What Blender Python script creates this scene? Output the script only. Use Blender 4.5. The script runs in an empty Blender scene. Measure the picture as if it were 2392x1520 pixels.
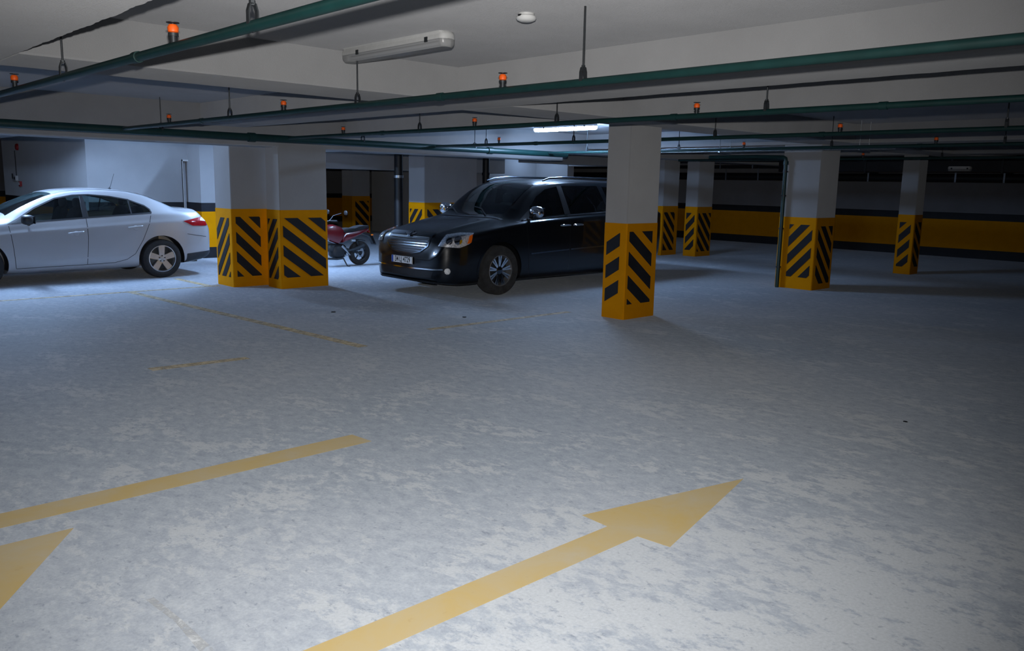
import bpy, bmesh, math, random
from mathutils import Vector, Matrix
from mathutils.bvhtree import BVHTree
rnd = random.Random(7)
scn = bpy.context.scene
COL = scn.collection
R = math.radians

# ---------------------------------------------------------------- camera
F, PITCH, ROLL, YAW, EYE = 1931.0, R(9.68), R(1.11), R(46.54), 1.65
fw = Vector((math.cos(PITCH)*math.cos(YAW), math.cos(PITCH)*math.sin(YAW), -math.sin(PITCH)))
rt = Vector((math.sin(YAW), -math.cos(YAW), 0)); up = rt.cross(fw)
rt2 = rt*math.cos(ROLL)+up*math.sin(ROLL); up2 = up*math.cos(ROLL)-rt*math.sin(ROLL)
cd = bpy.data.cameras.new('camera'); cam = bpy.data.objects.new('camera', cd); COL.objects.link(cam)
cam.matrix_world = Matrix(((rt2.x, up2.x, -fw.x, 0), (rt2.y, up2.y, -fw.y, 0), (rt2.z, up2.z, -fw.z, EYE), (0, 0, 0, 1)))
cd.sensor_fit = 'HORIZONTAL'; cd.sensor_width = 36; cd.lens = 36*F/2392; cd.clip_start = .05; cd.clip_end = 200
scn.camera = cam

# ---------------------------------------------------------------- world, flash, exposure
wd = bpy.data.worlds.new('world'); scn.world = wd; wd.use_nodes = True
wb = wd.node_tree.nodes['Background']; wb.inputs[0].default_value = (.35, .5, 1, 1); wb.inputs[1].default_value = 0.0
FLASH_W, FLASH_ANGLE, LAMP_STRENGTH = 1000.0, 98, 400.0
LAMP_COL = (.42, .63, 1.0)
fl = bpy.data.lights.new('camera_flash', 'SPOT'); fl.energy = FLASH_W; fl.spot_size = R(FLASH_ANGLE); fl.spot_blend = 1.0
fl.shadow_soft_size = .018; fl.color = (1, .985, .965)
flo = bpy.data.objects.new('camera_flash', fl); COL.objects.link(flo)
flo.matrix_world = cam.matrix_world @ Matrix.Rotation(R(4.5), 4, 'Y') @ Matrix.Rotation(R(2), 4, 'X'); flo.location = Vector((0, 0, EYE))+up2*.13+rt2*.0
scn.view_settings.view_transform = 'Standard'; scn.view_settings.look = 'None'
scn.view_settings.exposure = 0; scn.view_settings.gamma = 1; scn.view_settings.use_curve_mapping = False

# ---------------------------------------------------------------- materials
MATS = {}
def nodes(name):
    m = bpy.data.materials.new(name); m.use_nodes = True; MATS[name] = m
    nt = m.node_tree; return m, nt, nt.nodes, nt.links, nt.nodes['Principled BSDF']
def ramp(N, L, src, p0, c0, p1, c1):
    r = N.new('ShaderNodeValToRGB'); r.color_ramp.elements[0].position = p0; r.color_ramp.elements[1].position = p1
    r.color_ramp.elements[0].color = (*c0, 1); r.color_ramp.elements[1].color = (*c1, 1); L.new(src, r.inputs[0]); return r.outputs[0]
def noise(N, L, scale, detail=4, rough=.55, vec=None, dist=0):
    n = N.new('ShaderNodeTexNoise'); n.inputs['Scale'].default_value = scale; n.inputs['Detail'].default_value = detail
    n.inputs['Roughness'].default_value = rough; n.inputs['Distortion'].default_value = dist
    if vec is not None: L.new(vec, n.inputs['Vector'])
    return n.outputs['Fac']
def mixc(N, L, fac, a, b, typ='MIX'):
    m = N.new('ShaderNodeMix'); m.data_type = 'RGBA'; m.blend_type = typ
    for s, v in ((m.inputs[0], fac), (m.inputs[6], a), (m.inputs[7], b)):
        if hasattr(v, 'links'): L.new(v, s)
        else: s.default_value = v if isinstance(v, float) else (*v, 1)
    return m.outputs[2]
def mat(name, col, rough=.6, metal=0., var=.06, scale=6., bump=0., bscale=60., coat=0., spec=.5):
    m, nt, N, L, P = nodes(name)
    g = N.new('ShaderNodeNewGeometry').outputs['Position']
    a = tuple(max(0, c*(1-var)) for c in col); b = tuple(min(1, c*(1+var)) for c in col)
    c = ramp(N, L, noise(N, L, scale, 3, .6, g), .3, a, .7, b); L.new(c, P.inputs['Base Color'])
    P.inputs['Roughness'].default_value = rough; P.inputs['Metallic'].default_value = metal
    P.inputs['Specular IOR Level'].default_value = spec
    if rough >= .75 and 'Diffuse Roughness' in P.inputs: P.inputs['Diffuse Roughness'].default_value = 1.0
    if coat: P.inputs['Coat Weight'].default_value = coat; P.inputs['Coat Roughness'].default_value = .04
    if bump:
        b_ = N.new('ShaderNodeBump'); b_.inputs['Strength'].default_value = bump; b_.inputs['Distance'].default_value = .01
        L.new(noise(N, L, bscale, 3, .6, g), b_.inputs['Height']); L.new(b_.outputs[0], P.inputs['Normal'])
    return m
def emat(name, col, s):
    m, nt, N, L, P = nodes(name); P.inputs['Base Color'].default_value = (.8, .8, .8, 1)
    P.inputs['Emission Color'].default_value = (*col, 1); P.inputs['Emission Strength'].default_value = s; return m
def glass(name, tint, refl_rough=.02, refl=1.0):
    m, nt, N, L, P = nodes(name); N.remove(P)
    t = N.new('ShaderNodeBsdfTransparent'); t.inputs[0].default_value = (*tint, 1)
    g = N.new('ShaderNodeBsdfGlossy'); g.inputs['Roughness'].default_value = refl_rough; g.inputs['Color'].default_value = (refl, refl, refl, 1)
    f = N.new('ShaderNodeFresnel'); f.inputs[0].default_value = 1.5
    x = N.new('ShaderNodeMixShader'); L.new(f.outputs[0], x.inputs[0]); L.new(t.outputs[0], x.inputs[1]); L.new(g.outputs[0], x.inputs[2])
    L.new(x.outputs[0], N['Material Output'].inputs[0]); return m

WHITE = mat('white_wall_paint', (.33, .33, .335), .75, 0, .05, 1.5, .25, 90)
CEIL = mat('white_ceiling_plaster', (.39, .39, .40), .8, 0, .05, 2.0, .5, 120)
BEAM = mat('white_beam_paint', (.33, .33, .335), .8, 0, .05, 2.0, .4, 120)
YEL = mat('yellow_paint', (.61, .235, .0), .7, 0, .05, 5, 0, 60, 0, .06)
BLK = mat('black_paint', (.014, .014, .017), .6, 0, .2, 5, 0, 60, 0, .25)
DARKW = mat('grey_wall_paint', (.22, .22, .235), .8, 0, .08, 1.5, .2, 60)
GREEN = mat('green_pipe_paint', (.006, .034, .032), .45, 0, .15, 9)
STEEL = mat('dull_steel', (.045, .05, .055), .5, .6, .15, 30)
GALV = mat('galvanised_steel', (.42, .45, .48), .38, .8, .12, 25)
ORANGE = mat('orange_cap_plastic', (.95, .13, .01), .5, 0, .05, 40)
PLAST = mat('grey_white_plastic', (.55, .55, .54), .5, 0, .05, 20)
def milky(name):
    m, nt, N, L, P = nodes(name); P.inputs['Base Color'].default_value = (.42, .42, .42, 1); P.inputs['Roughness'].default_value = .3
    t = N.new('ShaderNodeBsdfTransparent'); t.inputs[0].default_value = (.85, .86, .87, 1); x = N.new('ShaderNodeMixShader'); x.inputs[0].default_value = .45
    L.new(P.outputs[0], x.inputs[1]); L.new(t.outputs[0], x.inputs[2]); L.new(x.outputs[0], N['Material Output'].inputs[0]); return m
CLEAR = milky('milky_diffuser')
LAMP = emat('lit_lamp_diffuser', LAMP_COL, LAMP_STRENGTH)
LAMPMID = emat('visible_lamp_diffuser', LAMP_COL, LAMP_STRENGTH*.5)
LAMPDIM = emat('dim_lamp_diffuser', LAMP_COL, LAMP_STRENGTH*.09)  # weaker emission only, set for the level on the wall behind the minivan
LAMPTUBE = emat('lit_lamp_tube', LAMP_COL, LAMP_STRENGTH*11)
TUBE = mat('unlit_fluorescent_tube', (.75, .76, .78), .3, 0, .02, 10)
WPAINT = mat('white_car_paint', (.34, .34, .35), .32, 0, .02, 2, 0, 1, 1.0)
KPAINT = mat('black_car_paint', (.004, .005, .007), .28, 0, .1, 2, 0, 1, .6, .3)
RUBBER = mat('tyre_rubber', (.014, .014, .016), .8, 0, .3, 14)
DUSTRUB = mat('dusty_tyre_rubber', (.030, .030, .031), .85, 0, .4, 10)
TRIM = mat('black_plastic_trim', (.012, .012, .014), .5, 0, .2, 20)
ALLOY = mat('silver_alloy', (.42, .42, .43), .35, .75, .06, 20)
CHROME = mat('chrome', (.75, .76, .78), .08, 1.0, .02, 20)
DKCHROME = mat('smoked_chrome', (.16, .18, .21), .2, 1.0, .05, 20)
SEAT = mat('dark_seat_fabric', (.02, .02, .023), .9, 0, .2, 30)
BEIGE = mat('beige_trim', (.30, .27, .22), .8, 0, .1, 20)
SGLASS = glass('tinted_car_glass', (.42, .52, .52))
VGLASS = glass('dark_privacy_glass', (.10, .13, .14))
REDL = mat('red_tail_lens', (.30, .006, .010), .12, 0, .2, 30, 0, 1, 1.0)
REDP = mat('red_bike_plastic', (.15, .004, .008), .3, 0, .1, 20, 0, 1, .8)
AMBER = mat('amber_lens', (1., .20, .004), .25, 0, .1, 60)
LENS = mat('headlamp_reflector', (.85, .86, .88), .35, .35, .5, 45, .6, 55)
LENSCOVER = glass('headlamp_cover', (.9, .9, .92), .02)
PLATEW = mat('white_plate', (.98, .98, .97), .5, 0, .01, 5)
PLATEB = mat('blue_plate_strip', (.01, .10, .60), .5, 0, .05, 5)
REDBOX = mat('red_device_plastic', (.35, .01, .012), .5, 0, .1, 20)
DOORM = mat('grey_door_paint', (.30, .31, .33), .6, 0, .05, 4)

def floor_mat():
    m, nt, N, L, P = nodes('worn_concrete_floor')
    g = N.new('ShaderNodeNewGeometry').outputs['Position']
    mp = N.new('ShaderNodeMapping'); L.new(g, mp.inputs[0]); mp.inputs['Rotation'].default_value = (0, 0, R(38)); mp.inputs['Scale'].default_value = (1, .6, 1)
    st = mp.outputs[0]
    big = noise(N, L, .35, 3, .5, g); med = noise(N, L, 2.6, 8, .68, st, .15); fine = noise(N, L, 16, 8, .75, st, .2); grit = noise(N, L, 75, 3, .6, g)
    base = ramp(N, L, big, .35, (.33, .365, .41), .68, (.405, .43, .47))
    ad = N.new('ShaderNodeMath'); ad.operation = 'ADD'; L.new(med, ad.inputs[0])
    s2 = N.new('ShaderNodeMath'); s2.operation = 'MULTIPLY'; L.new(fine, s2.inputs[0]); s2.inputs[1].default_value = .8; L.new(s2.outputs[0], ad.inputs[1])
    # pale cement film, thickest on the lane in front, flaked off elsewhere
    vm = N.new('ShaderNodeVectorMath'); vm.operation = 'DISTANCE'; L.new(g, vm.inputs[0]); vm.inputs[1].default_value = (2.7, .9, 0)
    mr = N.new('ShaderNodeMapRange'); L.new(vm.outputs['Value'], mr.inputs[0]); mr.inputs[1].default_value = .3; mr.inputs[2].default_value = 2.2; mr.inputs[3].default_value = .12; mr.inputs[4].default_value = -.06
    a2 = N.new('ShaderNodeMath'); a2.operation = 'ADD'; L.new(ad.outputs[0], a2.inputs[0]); L.new(mr.outputs[0], a2.inputs[1])
    film = ramp(N, L, a2.outputs[0], .88, (0, 0, 0), .96, (1, 1, 1))
    tone = ramp(N, L, fine, .32, (.76, .78, .82), .70, (1.14, 1.14, 1.12))
    c = mixc(N, L, 1., base, tone, 'MULTIPLY')
    c = mixc(N, L, film, c, (.42, .445, .475))
    spots = ramp(N, L, noise(N, L, 24, 5, .75, st, .4), .595, (0, 0, 0), .66, (.9, .9, .9))
    c = mixc(N, L, spots, c, mixc(N, L, .55, c, (.15, .175, .22)))
    gr = ramp(N, L, grit, .25, (.88, .88, .88), .75, (1.08, 1.08, 1.08))
    c = mixc(N, L, 1., c, gr, 'MULTIPLY')
    L.new(c, P.inputs['Base Color']); P.inputs['Roughness'].default_value = .72; P.inputs['Specular IOR Level'].default_value = .3; P.inputs['Diffuse Roughness'].default_value = .6
    b = N.new('ShaderNodeBump'); b.inputs['Strength'].default_value = .35; b.inputs['Distance'].default_value = .004; L.new(a2.outputs[0], b.inputs['Height']); L.new(b.outputs[0], P.inputs['Normal'])
    return m
FLOOR = floor_mat()
def paint_mat(name, col, cover, soft=.12, dust=(.48, .45, .40)):
    m, nt, N, L, P = nodes(name)
    g = N.new('ShaderNodeNewGeometry').outputs['Position']
    c = mixc(N, L, ramp(N, L, noise(N, L, 2.2, 6, .65, g, .5), .35, (0, 0, 0), .75, (.6, .6, .6)), col, dust)
    c = mixc(N, L, ramp(N, L, noise(N, L, 14, 6, .7, g), .62, (0, 0, 0), .8, (.5, .5, .5)), c, (col[0]*.7, col[1]*.62, col[2]*.5))
    L.new(c, P.inputs['Base Color']); P.inputs['Roughness'].default_value = .7; P.inputs['Diffuse Roughness'].default_value = .6
    t = N.new('ShaderNodeBsdfTransparent'); x = N.new('ShaderNodeMixShader')
    f = ramp(N, L, noise(N, L, 11, 7, .75, g, .5), cover-soft, (1, 1, 1), cover+soft, (0, 0, 0))
    L.new(f, x.inputs[0]); L.new(t.outputs[0], x.inputs[1]); L.new(P.outputs[0], x.inputs[2]); L.new(x.outputs[0], N['Material Output'].inputs[0])
    # cover > 1 means solid paint
    if cover > 1:
        L.new(P.outputs[0], N['Material Output'].inputs[0])
    return m
MARK = paint_mat('yellow_floor_paint', (.42, .31, .12), 2.0, dust=(.37, .355, .31))
MARKW = paint_mat('worn_yellow_floor_paint', (.60, .46, .22), .55, .12)
MARKF = paint_mat('faint_yellow_floor_paint', (.54, .44, .25), .56, .14)

# ---------------------------------------------------------------- mesh helpers
class MB:
    def __init__(s): s.v = []; s.f = []
    def add(s, vs, fs):
        o = len(s.v); s.v += [tuple(p) for p in vs]; s.f += [tuple(i+o for i in f) for f in fs]; return s
    def box(s, x0, x1, y0, y1, z0, z1):
        return s.add([(x0, y0, z0), (x1, y0, z0), (x1, y1, z0), (x0, y1, z0), (x0, y0, z1), (x1, y0, z1), (x1, y1, z1), (x0, y1, z1)],
                     [(0, 3, 2, 1), (4, 5, 6, 7), (0, 1, 5, 4), (1, 2, 6, 5), (2, 3, 7, 6), (3, 0, 4, 7)])
    def rbox(s, x0, x1, y0, y1, z0, z1, c=.01):
        # prism with chamfered vertical edges
        pts = [(x0+c, y0), (x1-c, y0), (x1, y0+c), (x1, y1-c), (x1-c, y1), (x0+c, y1), (x0, y1-c), (x0, y0+c)]
        return s.prism([(x, y, z0) for x, y in pts], (0, 0, z1-z0))
    def prism(s, poly, ext):
        n = len(poly); e = Vector(ext)
        vs = [Vector(p) for p in poly]+[Vector(p)+e for p in poly]
        return s.add(vs, [tuple(range(n))[::-1], tuple(range(n, 2*n))]+[(i, (i+1) % n, n+(i+1) % n, n+i) for i in range(n)])
    def cyl(s, a, b, r, n=12, r2=None):
        return s.tube([a, b], [r, r if r2 is None else r2], n)
    def tube(s, path, rad, n=10, caps=True):
        P = [Vector(p) for p in path]; k = len(P)
        if not isinstance(rad, (list, tuple)): rad = [rad]*k
        rings = []; prev = None
        for i in range(k):
            t = (P[min(i+1, k-1)]-P[max(i-1, 0)]).normalized()
            if prev is None:
                u = t.orthogonal().normalized()
            else:
                u = (prev-t*prev.dot(t)).normalized()
            prev = u; w = t.cross(u)
            rings.append([P[i]+(u*math.cos(2*math.pi*j/n)+w*math.sin(2*math.pi*j/n))*rad[i] for j in range(n)])
        vs = [p for r_ in rings for p in r_]
        fs = [(i*n+j, i*n+(j+1) % n, (i+1)*n+(j+1) % n, (i+1)*n+j) for i in range(k-1) for j in range(n)]
        if caps: fs += [tuple(range(n))[::-1], tuple(range((k-1)*n, k*n))]
        return s.add(vs, fs)
    def lathe(s, prof, c, axis='z', n=24, closed=False):
        # prof: (radius, height along axis)
        c = Vector(c); ax = {'x': (Vector((1, 0, 0)), Vector((0, 1, 0)), Vector((0, 0, 1))), 'y': (Vector((0, 1, 0)), Vector((0, 0, 1)), Vector((1, 0, 0))), 'z': (Vector((0, 0, 1)), Vector((1, 0, 0)), Vector((0, 1, 0)))}[axis]
        k = len(prof); vs = []
        for r_, h in prof:
            for j in range(n):
                a = 2*math.pi*j/n; vs.append(c+ax[0]*h+(ax[1]*math.cos(a)+ax[2]*math.sin(a))*r_)
        fs = [(i*n+j, i*n+(j+1) % n, ((i+1) % k)*n+(j+1) % n, ((i+1) % k)*n+j) for i in range(k if closed else k-1) for j in range(n)]
        return s.add(vs, fs)
    def blob(s, c, r, n=12, m=8, p=1.0):
        # superellipsoid
        def q(x): return math.copysign(abs(x)**p, x)
        vs = []; c = Vector(c)
        for i in range(m+1):
            th = -math.pi/2+math.pi*i/m
            for j in range(n):
                ph = 2*math.pi*j/n
                vs.append((c.x+r[0]*q(math.cos(th))*q(math.cos(ph)), c.y+r[1]*q(math.cos(th))*q(math.sin(ph)), c.z+r[2]*q(math.sin(th))))
        return s.add(vs, [(i*n+j, i*n+(j+1) % n, (i+1)*n+(j+1) % n, (i+1)*n+j) for i in range(m) for j in range(n)])
    def mesh(s, name):
        me = bpy.data.meshes.new(name); me.from_pydata(s.v, [], s.f); me.validate(); return me
    def build(s, name, m, parent=None, smooth=False, fix=True, loc=None):
        me = s.mesh(name)
        if fix:
            bm = bmesh.new(); bm.from_mesh(me); bmesh.ops.remove_doubles(bm, verts=bm.verts, dist=1e-5); bmesh.ops.recalc_face_normals(bm, faces=bm.faces); bm.to_mesh(me); bm.free()
        return link(name, me, m, parent, smooth, loc)
def link(name, me, m, parent=None, smooth=False, loc=None):
    if m is not None and not me.materials: me.materials.append(m)
    if smooth:
        me.shade_smooth(); me.set_sharp_from_angle(angle=R(smooth if smooth is not True else 40))
    o = bpy.data.objects.new(name, me); COL.objects.link(o)
    if parent is not None: o.parent = parent
    if loc is not None: o.location = loc
    return o
def empty(name, loc=(0, 0, 0), rz=0.):
    o = bpy.data.objects.new(name, None); COL.objects.link(o); o.location = loc; o.rotation_euler = (0, 0, rz); o.empty_display_size = .1; return o
def tag(o, label, cat=None, group=None, kind=None):
    if label: o['label'] = label
    if cat: o['category'] = cat
    if group: o['group'] = group
    if kind: o['kind'] = kind
    return o
def struct(o, label=None): o['kind'] = 'structure'; (label and o.__setitem__('label', label)); return o
def copy_tree(o, parent=None):
    c = o.copy(); COL.objects.link(c); c.parent = parent
    for ch in list(o.children): copy_tree(ch, c)
    return c

# ---------------------------------------------------------------- room shell
ZS, ZB = 2.68, 2.39
XR = 23.2
struct(MB().box(-9, XR+.3, -9, 31, -.3, 0).build('floor', FLOOR), 'worn pale grey concrete parking floor')
struct(MB().box(-9, XR+.3, -9, 31, ZS, ZS+.25).build('ceiling', CEIL), 'white plastered slab ceiling between the beams')

def rough_beam(name, x0, x1, y0, y1, z0, z1, label, m=BEAM, amp=.007):
    # beam with hand-plastered, slightly ragged lower arrises
    mb = MB(); alongx = (x1-x0) > (y1-y0); Ln = (x1-x0) if alongx else (y1-y0); n = max(2, int(Ln/.035))
    lo = [0., 0.]; ring = []
    for i in range(n+1):
        t = i/n; 
        for k in (0, 1): lo[k] = lo[k]*.72+rnd.uniform(-1, 1)*amp*.7
        if i in (0, n): a = b = 0
        else: a, b = lo
        if alongx:
            x = x0+Ln*t; ring += [(x, y0, z1), (x, y0, z0+.012), (x, y0+.012+a, z0), (x, y1-.012-b, z0), (x, y1-abs(b)*.3, z0+.012), (x, y1, z1)]
        else:
            y = y0+Ln*t; ring += [(x0, y, z1), (x0, y, z0+.012), (x0+.012+a, y, z0), (x1-.012-b, y, z0), (x1-abs(b)*.3, y, z0+.012), (x1, y, z1)]
    fs = [(i*6+j, i*6+j+1, (i+1)*6+j+1, (i+1)*6+j) for i in range(n) for j in range(5)]
    fs += [tuple(range(6)), tuple(range(n*6, n*6+6))]
    mb.add(ring, fs)
    return struct(mb.build(name, m), label)
BY = [(.75, 1.42), (4.94, 5.60), (7.28, 7.74), (13.0, 13.66), (17.2, 17.9)]
BXY = (5.98, 6.72)
for i, (a, b) in enumerate(BY):
    rough_beam('ceiling_beam', a, b, -8.9, 11.6, ZB, ZS+.02, ['white plastered beam overhead at the left', 'white plastered beam behind the unlit lamp', 'white plastered beam running over the near column', 'white plastered beam over the column with the green pipe', 'white plastered beam over the farthest column'][i])
xs = [-8.9]+[v for p in BY for v in p]+[XR]
for i in range(0, len(xs), 2):
    rough_beam('ceiling_beam', xs[i]+.001, min(xs[i+1]-.001, 21.9), BXY[0], BXY[1], ZB, ZS+.02, 'white plastered cross beam between two longer beams')
# deep beam over the paired columns
rough_beam('ceiling_beam', -8.9, 12.3, 11.60, 12.15, 2.135, ZS+.02, 'deep white beam resting on the pair of striped columns', amp=.003)
rough_beam("ceiling_beam", 12.31, 21.9, 11.62, 12.2, 2.30, ZS+.02, 'far white beam behind the black minivan', amp=.003)
rough_beam('ceiling_beam', 3.72, 4.3, 16.2, 29.9, 2.39, ZS+.02, 'unseen white beam added to shade the upper side wall', amp=.003)  # added out of view to keep lamp light off the upper side wall
rough_beam('ceiling_beam', 8.36, 8.95, 12.16, 17.28, 2.22, ZS+.02, 'unseen white beam added to shade the space behind the motorcycle', amp=.003)  # unseen, added to stop the door lamp lighting the low beam
rough_beam('ceiling_beam', 8.36, 16.0, 17.3, 17.9, 1.94, ZS+.02, 'dark low beam deep behind the motorcycle', amp=.003)
rough_beam('ceiling_beam', 11.0, 11.6, 12.2, 16.8, 2.30, ZS+.02, 'white beam behind the lit ceiling lamp', amp=.003)

def wall(name, x0, x1, y0, y1, face, z1=ZS+.02, label=None, bands=True, m=WHITE):
    o = struct(MB().box(x0, x1, y0, y1, 0, z1).build(name, m), label)
    if bands:
        t = .004
        for f in face:
            def band(nm, za, zb, mm, k):
                e = t*k
                b = {'-y': (x0, x1, y0-e, y0), '+y': (x0, x1, y1, y1+e), '-x': (x0-e, x0, y0, y1), '+x': (x1, x1+e, y0, y1)}[f]
                MB().box(*b, za, zb).build(nm, mm, o)
            band('baseboard', .002, .23, BLK, 1); band('yellow_band', .23, .97, YEL, .8); band('black_band', .97, 1.15, BLK, 1)
    return o
# outer walls
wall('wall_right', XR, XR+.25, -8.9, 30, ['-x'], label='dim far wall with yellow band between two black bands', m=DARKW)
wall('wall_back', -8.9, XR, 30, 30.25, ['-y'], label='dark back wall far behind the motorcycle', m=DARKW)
wall('wall_left', -9.2, -8.9, -8.9, 30, ['+x'], label='white garage wall out of view to the left', bands=False)
wall('wall_front', -8.9, XR, -9.2, -8.9, ['+y'], label='white garage wall behind the viewer', bands=False)
# lift core behind the white car, with the door
core = wall('wall_core', 5.19, 7.06, 17.6, 17.8, ['-y'], label='white wall with door recess behind the white car')
wall('wall_core_side', 5.19, 5.39, 17.8, 24.2, ['-x'], label='shaded white side wall left of the lit wall')
wall('wall_core_pier', 7.19, 8.15, 17.02, 17.8, ['-y', '-x', '+x'], label='bright white wall pier with black and yellow bands')
struct(MB().box(7.06, 7.19, 17.6, 17.8, 2.03, ZS+.02).build('wall_lintel', WHITE), 'white lintel over the grey door')
wall('wall_core_end', 8.15, 8.35, 17.3, 24.2, ['+x'], label='white end wall of the core behind the striped columns', bands=False)
# door with frame, slightly open recess
d = empty('door_1', (7.0, 17.75, 0)); struct(d, 'narrow grey metal door in a white frame')
MB().box(.06, .19, .02, .06, 0, 2.03).build('door_leaf', DOORM, d)
MB().box(.045, .075, -.15, .06, 0, 2.03).build('door_frame', PLAST, d); MB().box(.045, .19, -.15, .06, 2.0, 2.03).build('door_frame', PLAST, d)
MB().cyl((.165, .02, 1.0), (.165, -.04, 1.0), .01).cyl((.165, -.04, 1.0), (.10, -.04, 1.0), .009).build('door_handle', STEEL, d, True)

# white wall far behind the minivan
wall('wall_stair', 16.05, 18.2, 18.0, 18.3, ['-y'], label='blue-lit white wall behind the minivan roof')
wall('wall_stair_end', 17.93, 18.2, 16.7, 17.99, ['-x'], label='blue-lit return wall above the minivan roof')
rough_beam('ceiling_beam', 14.8, 18.5, 15.0, 15.5, 2.2, ZS+.02, 'white beam added to confine the lamp light in front of the blue-lit wall', amp=.003)  # added to hold the dim lamp's light inside the wall alcove
rough_beam('ceiling_beam', 17.95, 18.5, 15.51, 16.69, 2.2, ZS+.02, 'short white beam added to block lamp light beside the blue-lit wall', amp=.003)  # added too, blocks the dim lamp towards the right wall
wall('wall_stair_side', 16.05, 16.25, 18.3, 24, ['-x'], label='side wall behind the minivan', bands=False)

# ---------------------------------------------------------------- columns
def clip(poly, a, b, c):
    # keep a*x+b*y<=c
    out = []
    for i in range(len(poly)):
        p, q = poly[i], poly[(i+1) % len(poly)]; dp = a*p[0]+b*p[1]-c; dq = a*q[0]+b*q[1]-c
        if dp <= 0: out.append(p)
        if dp*dq < 0: t = dp/(dp-dq); out.append((p[0]+(q[0]-p[0])*t, p[1]+(q[1]-p[1])*t))
    return out
def stripes(u0, u1, v0, v1, slope, phase=.0, per=.295, blk=.165, cut=.035):
    res = []; k0 = int(-6/per)
    for k in range(k0, -k0):
        base = [(u0, v0), (u1, v0), (u1, v1), (u0, v1)]
        c = k*per+phase
        p = clip(base, -slope, 1, c+blk-slope*0) ; p = clip(p, slope, -1, -c) if p else p
        if len(p) > 2:
            ar = abs(sum(p[i][0]*p[(i+1) % len(p)][1]-p[(i+1) % len(p)][0]*p[i][1] for i in range(len(p))))/2
            if ar > .002: res.append(p)
    return res
def column(x0, x1, y0, y1, zt, label, sides, hy=1.2, group='striped columns'):
    cx, cy = (x0+x1)/2, (y0+y1)/2; o = empty('column', (cx, cy, 0)); tag(o, label, 'column', group)
    hx, hw = (x1-x0)/2, (y1-y0)/2
    MB().rbox(-hx, hx, -hw, hw, hy, zt, .012).build('shaft', WHITE, o)
    e = .004
    MB().rbox(-hx-e, hx+e, -hw-e, hw+e, 0, hy, .012).build('yellow_base', YEL, o)
    t = .006
    for side, (mu0, mu1, v0, v1, slope, ph) in sides.items():
        w = (x1-x0) if side in '-y+y' and side[1] == 'y' else (y1-y0)
        for p in stripes(mu0, w-mu1, v0, v1, slope, ph):
            # u runs left to right as seen from outside the face
            if side == '-y': P = [(-hx+u, -hw-e, v) for u, v in p]; ext = (0, -t, 0)
            elif side == '-x': P = [(-hx-e, hw-u, v) for u, v in p]; ext = (-t, 0, 0)
            elif side == '+x': P = [(hx+e, -hw+u, v) for u, v in p]; ext = (t, 0, 0)
            else: P = [(hx-u, hw+e, v) for u, v in p]; ext = (0, t, 0)
            MB().prism(P, ext).build('hazard_stripe', BLK, o)
    return o
column(8.06, 8.68, 6.48, 6.84, ZS, 'nearest white column with yellow striped base in front of the minivan',
       {'-x': (.05, .10, .20, 1.08, .6, .173), '-y': (.05, .11, .19, 1.10, -.73, .135)})
column(6.09, 6.90, 11.57, 12.00, 2.16, 'right column of the close pair, five wide stripes, beside the motorcycle',
       {'-x': (.05, .08, .14, 1.06, 1.3, .02), '-y': (.04, .04, .17, 1.08, -.73, .24)})
column(5.60, 6.25, 12.17, 12.74, 2.16, 'left column of the close pair nearest the white car',
       {'-x': (.05, .09, .15, 1.06, 1.25, .06), '-y': (.06, .19, .16, 1.08, -.95, .155)})
column(13.05, 13.70, 6.53, 7.20, 2.42, 'white column with a green downpipe along its striped base',
       {'-x': (.20, .06, .2, 1.08, 1.05, -.10), '-y': (.08, .08, .1, 1.06, -1.1, .05)})
column(17.35, 17.75, 6.62, 6.95, 2.42, 'small dim striped column farthest right before the dark wall',
       {'-x': (.05, .06, .15, 1.05, 1.0, -.02), '-y': (.06, .06, .15, 1.05, -1.0, .05)})
column(17.08, 17.72, 11.60, 11.95, 2.32, 'right of the two dim columns seen right of the nearest column',
       {'-x': (.05, .06, .15, 1.05, 1.05, -.05), '-y': (.06, .06, .12, 1.05, -1.1, .1)})
column(16.62, 17.25, 12.28, 12.80, 2.32, 'left of the two dim columns seen right of the nearest column',
       {'-x': (.05, .08, .15, 1.05, 1.05, .05), '-y': (.06, .14, .12, 1.05, -1.1, .2)})
column(11.62, 13.2, 15.25, 15.85, 2.42, 'wide white striped column behind the minivan windscreen',
       {'-x': (.06, .08, .15, 1.05, 1.2, .0), '-y': (.08, .5, .15, 1.05, -1.0, .1)})
column(14.2, 14.85, 22.3, 22.9, ZS, 'almost black column deep in the dark behind the motorcycle',
       {'-y': (.1, .06, .15, 1.05, -1.0, .1)})

# ---------------------------------------------------------------- floor markings
def mark(name, poly, m, label, group='floor markings', t=.0015):
    return tag(MB().prism([(x, y, .0004) for x, y in poly], (0, 0, t)).build(name, m), label, 'floor marking', group)
mark('painted_arrow', [(-.8, 2.28), (3.02, 2.285), (3.04, 2.11), (4.12, 2.38), (3.01, 2.63), (3.0, 2.455), (-.8, 2.46)], MARK, 'yellow arrow painted on the floor in the foreground')
mark('painted_arrow', [(-2.6, 2.05), (.31, 3.62), (.50, 3.32), (1.05, 4.11), (.04, 4.12), (.22, 3.79), (-2.7, 2.22)], MARK, 'yellow arrow tip entering at the left edge')
mark('painted_line', [(-1.5, 4.325), (2.88, 4.335), (2.86, 4.535), (-1.5, 4.51)], MARK, 'straight yellow bar painted between the two arrows')
mark('painted_line', [(.2, 12.50), (5.52, 12.44), (5.52, 12.53), (.2, 12.60)], MARKW, 'thin yellow bay line along the front of the white car')
mark('painted_line', [(5.30, 12.53), (5.42, 12.53), (5.38, 13.75), (5.28, 13.75)], MARKW, 'short yellow bay line at the white car rear wheel')
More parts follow.
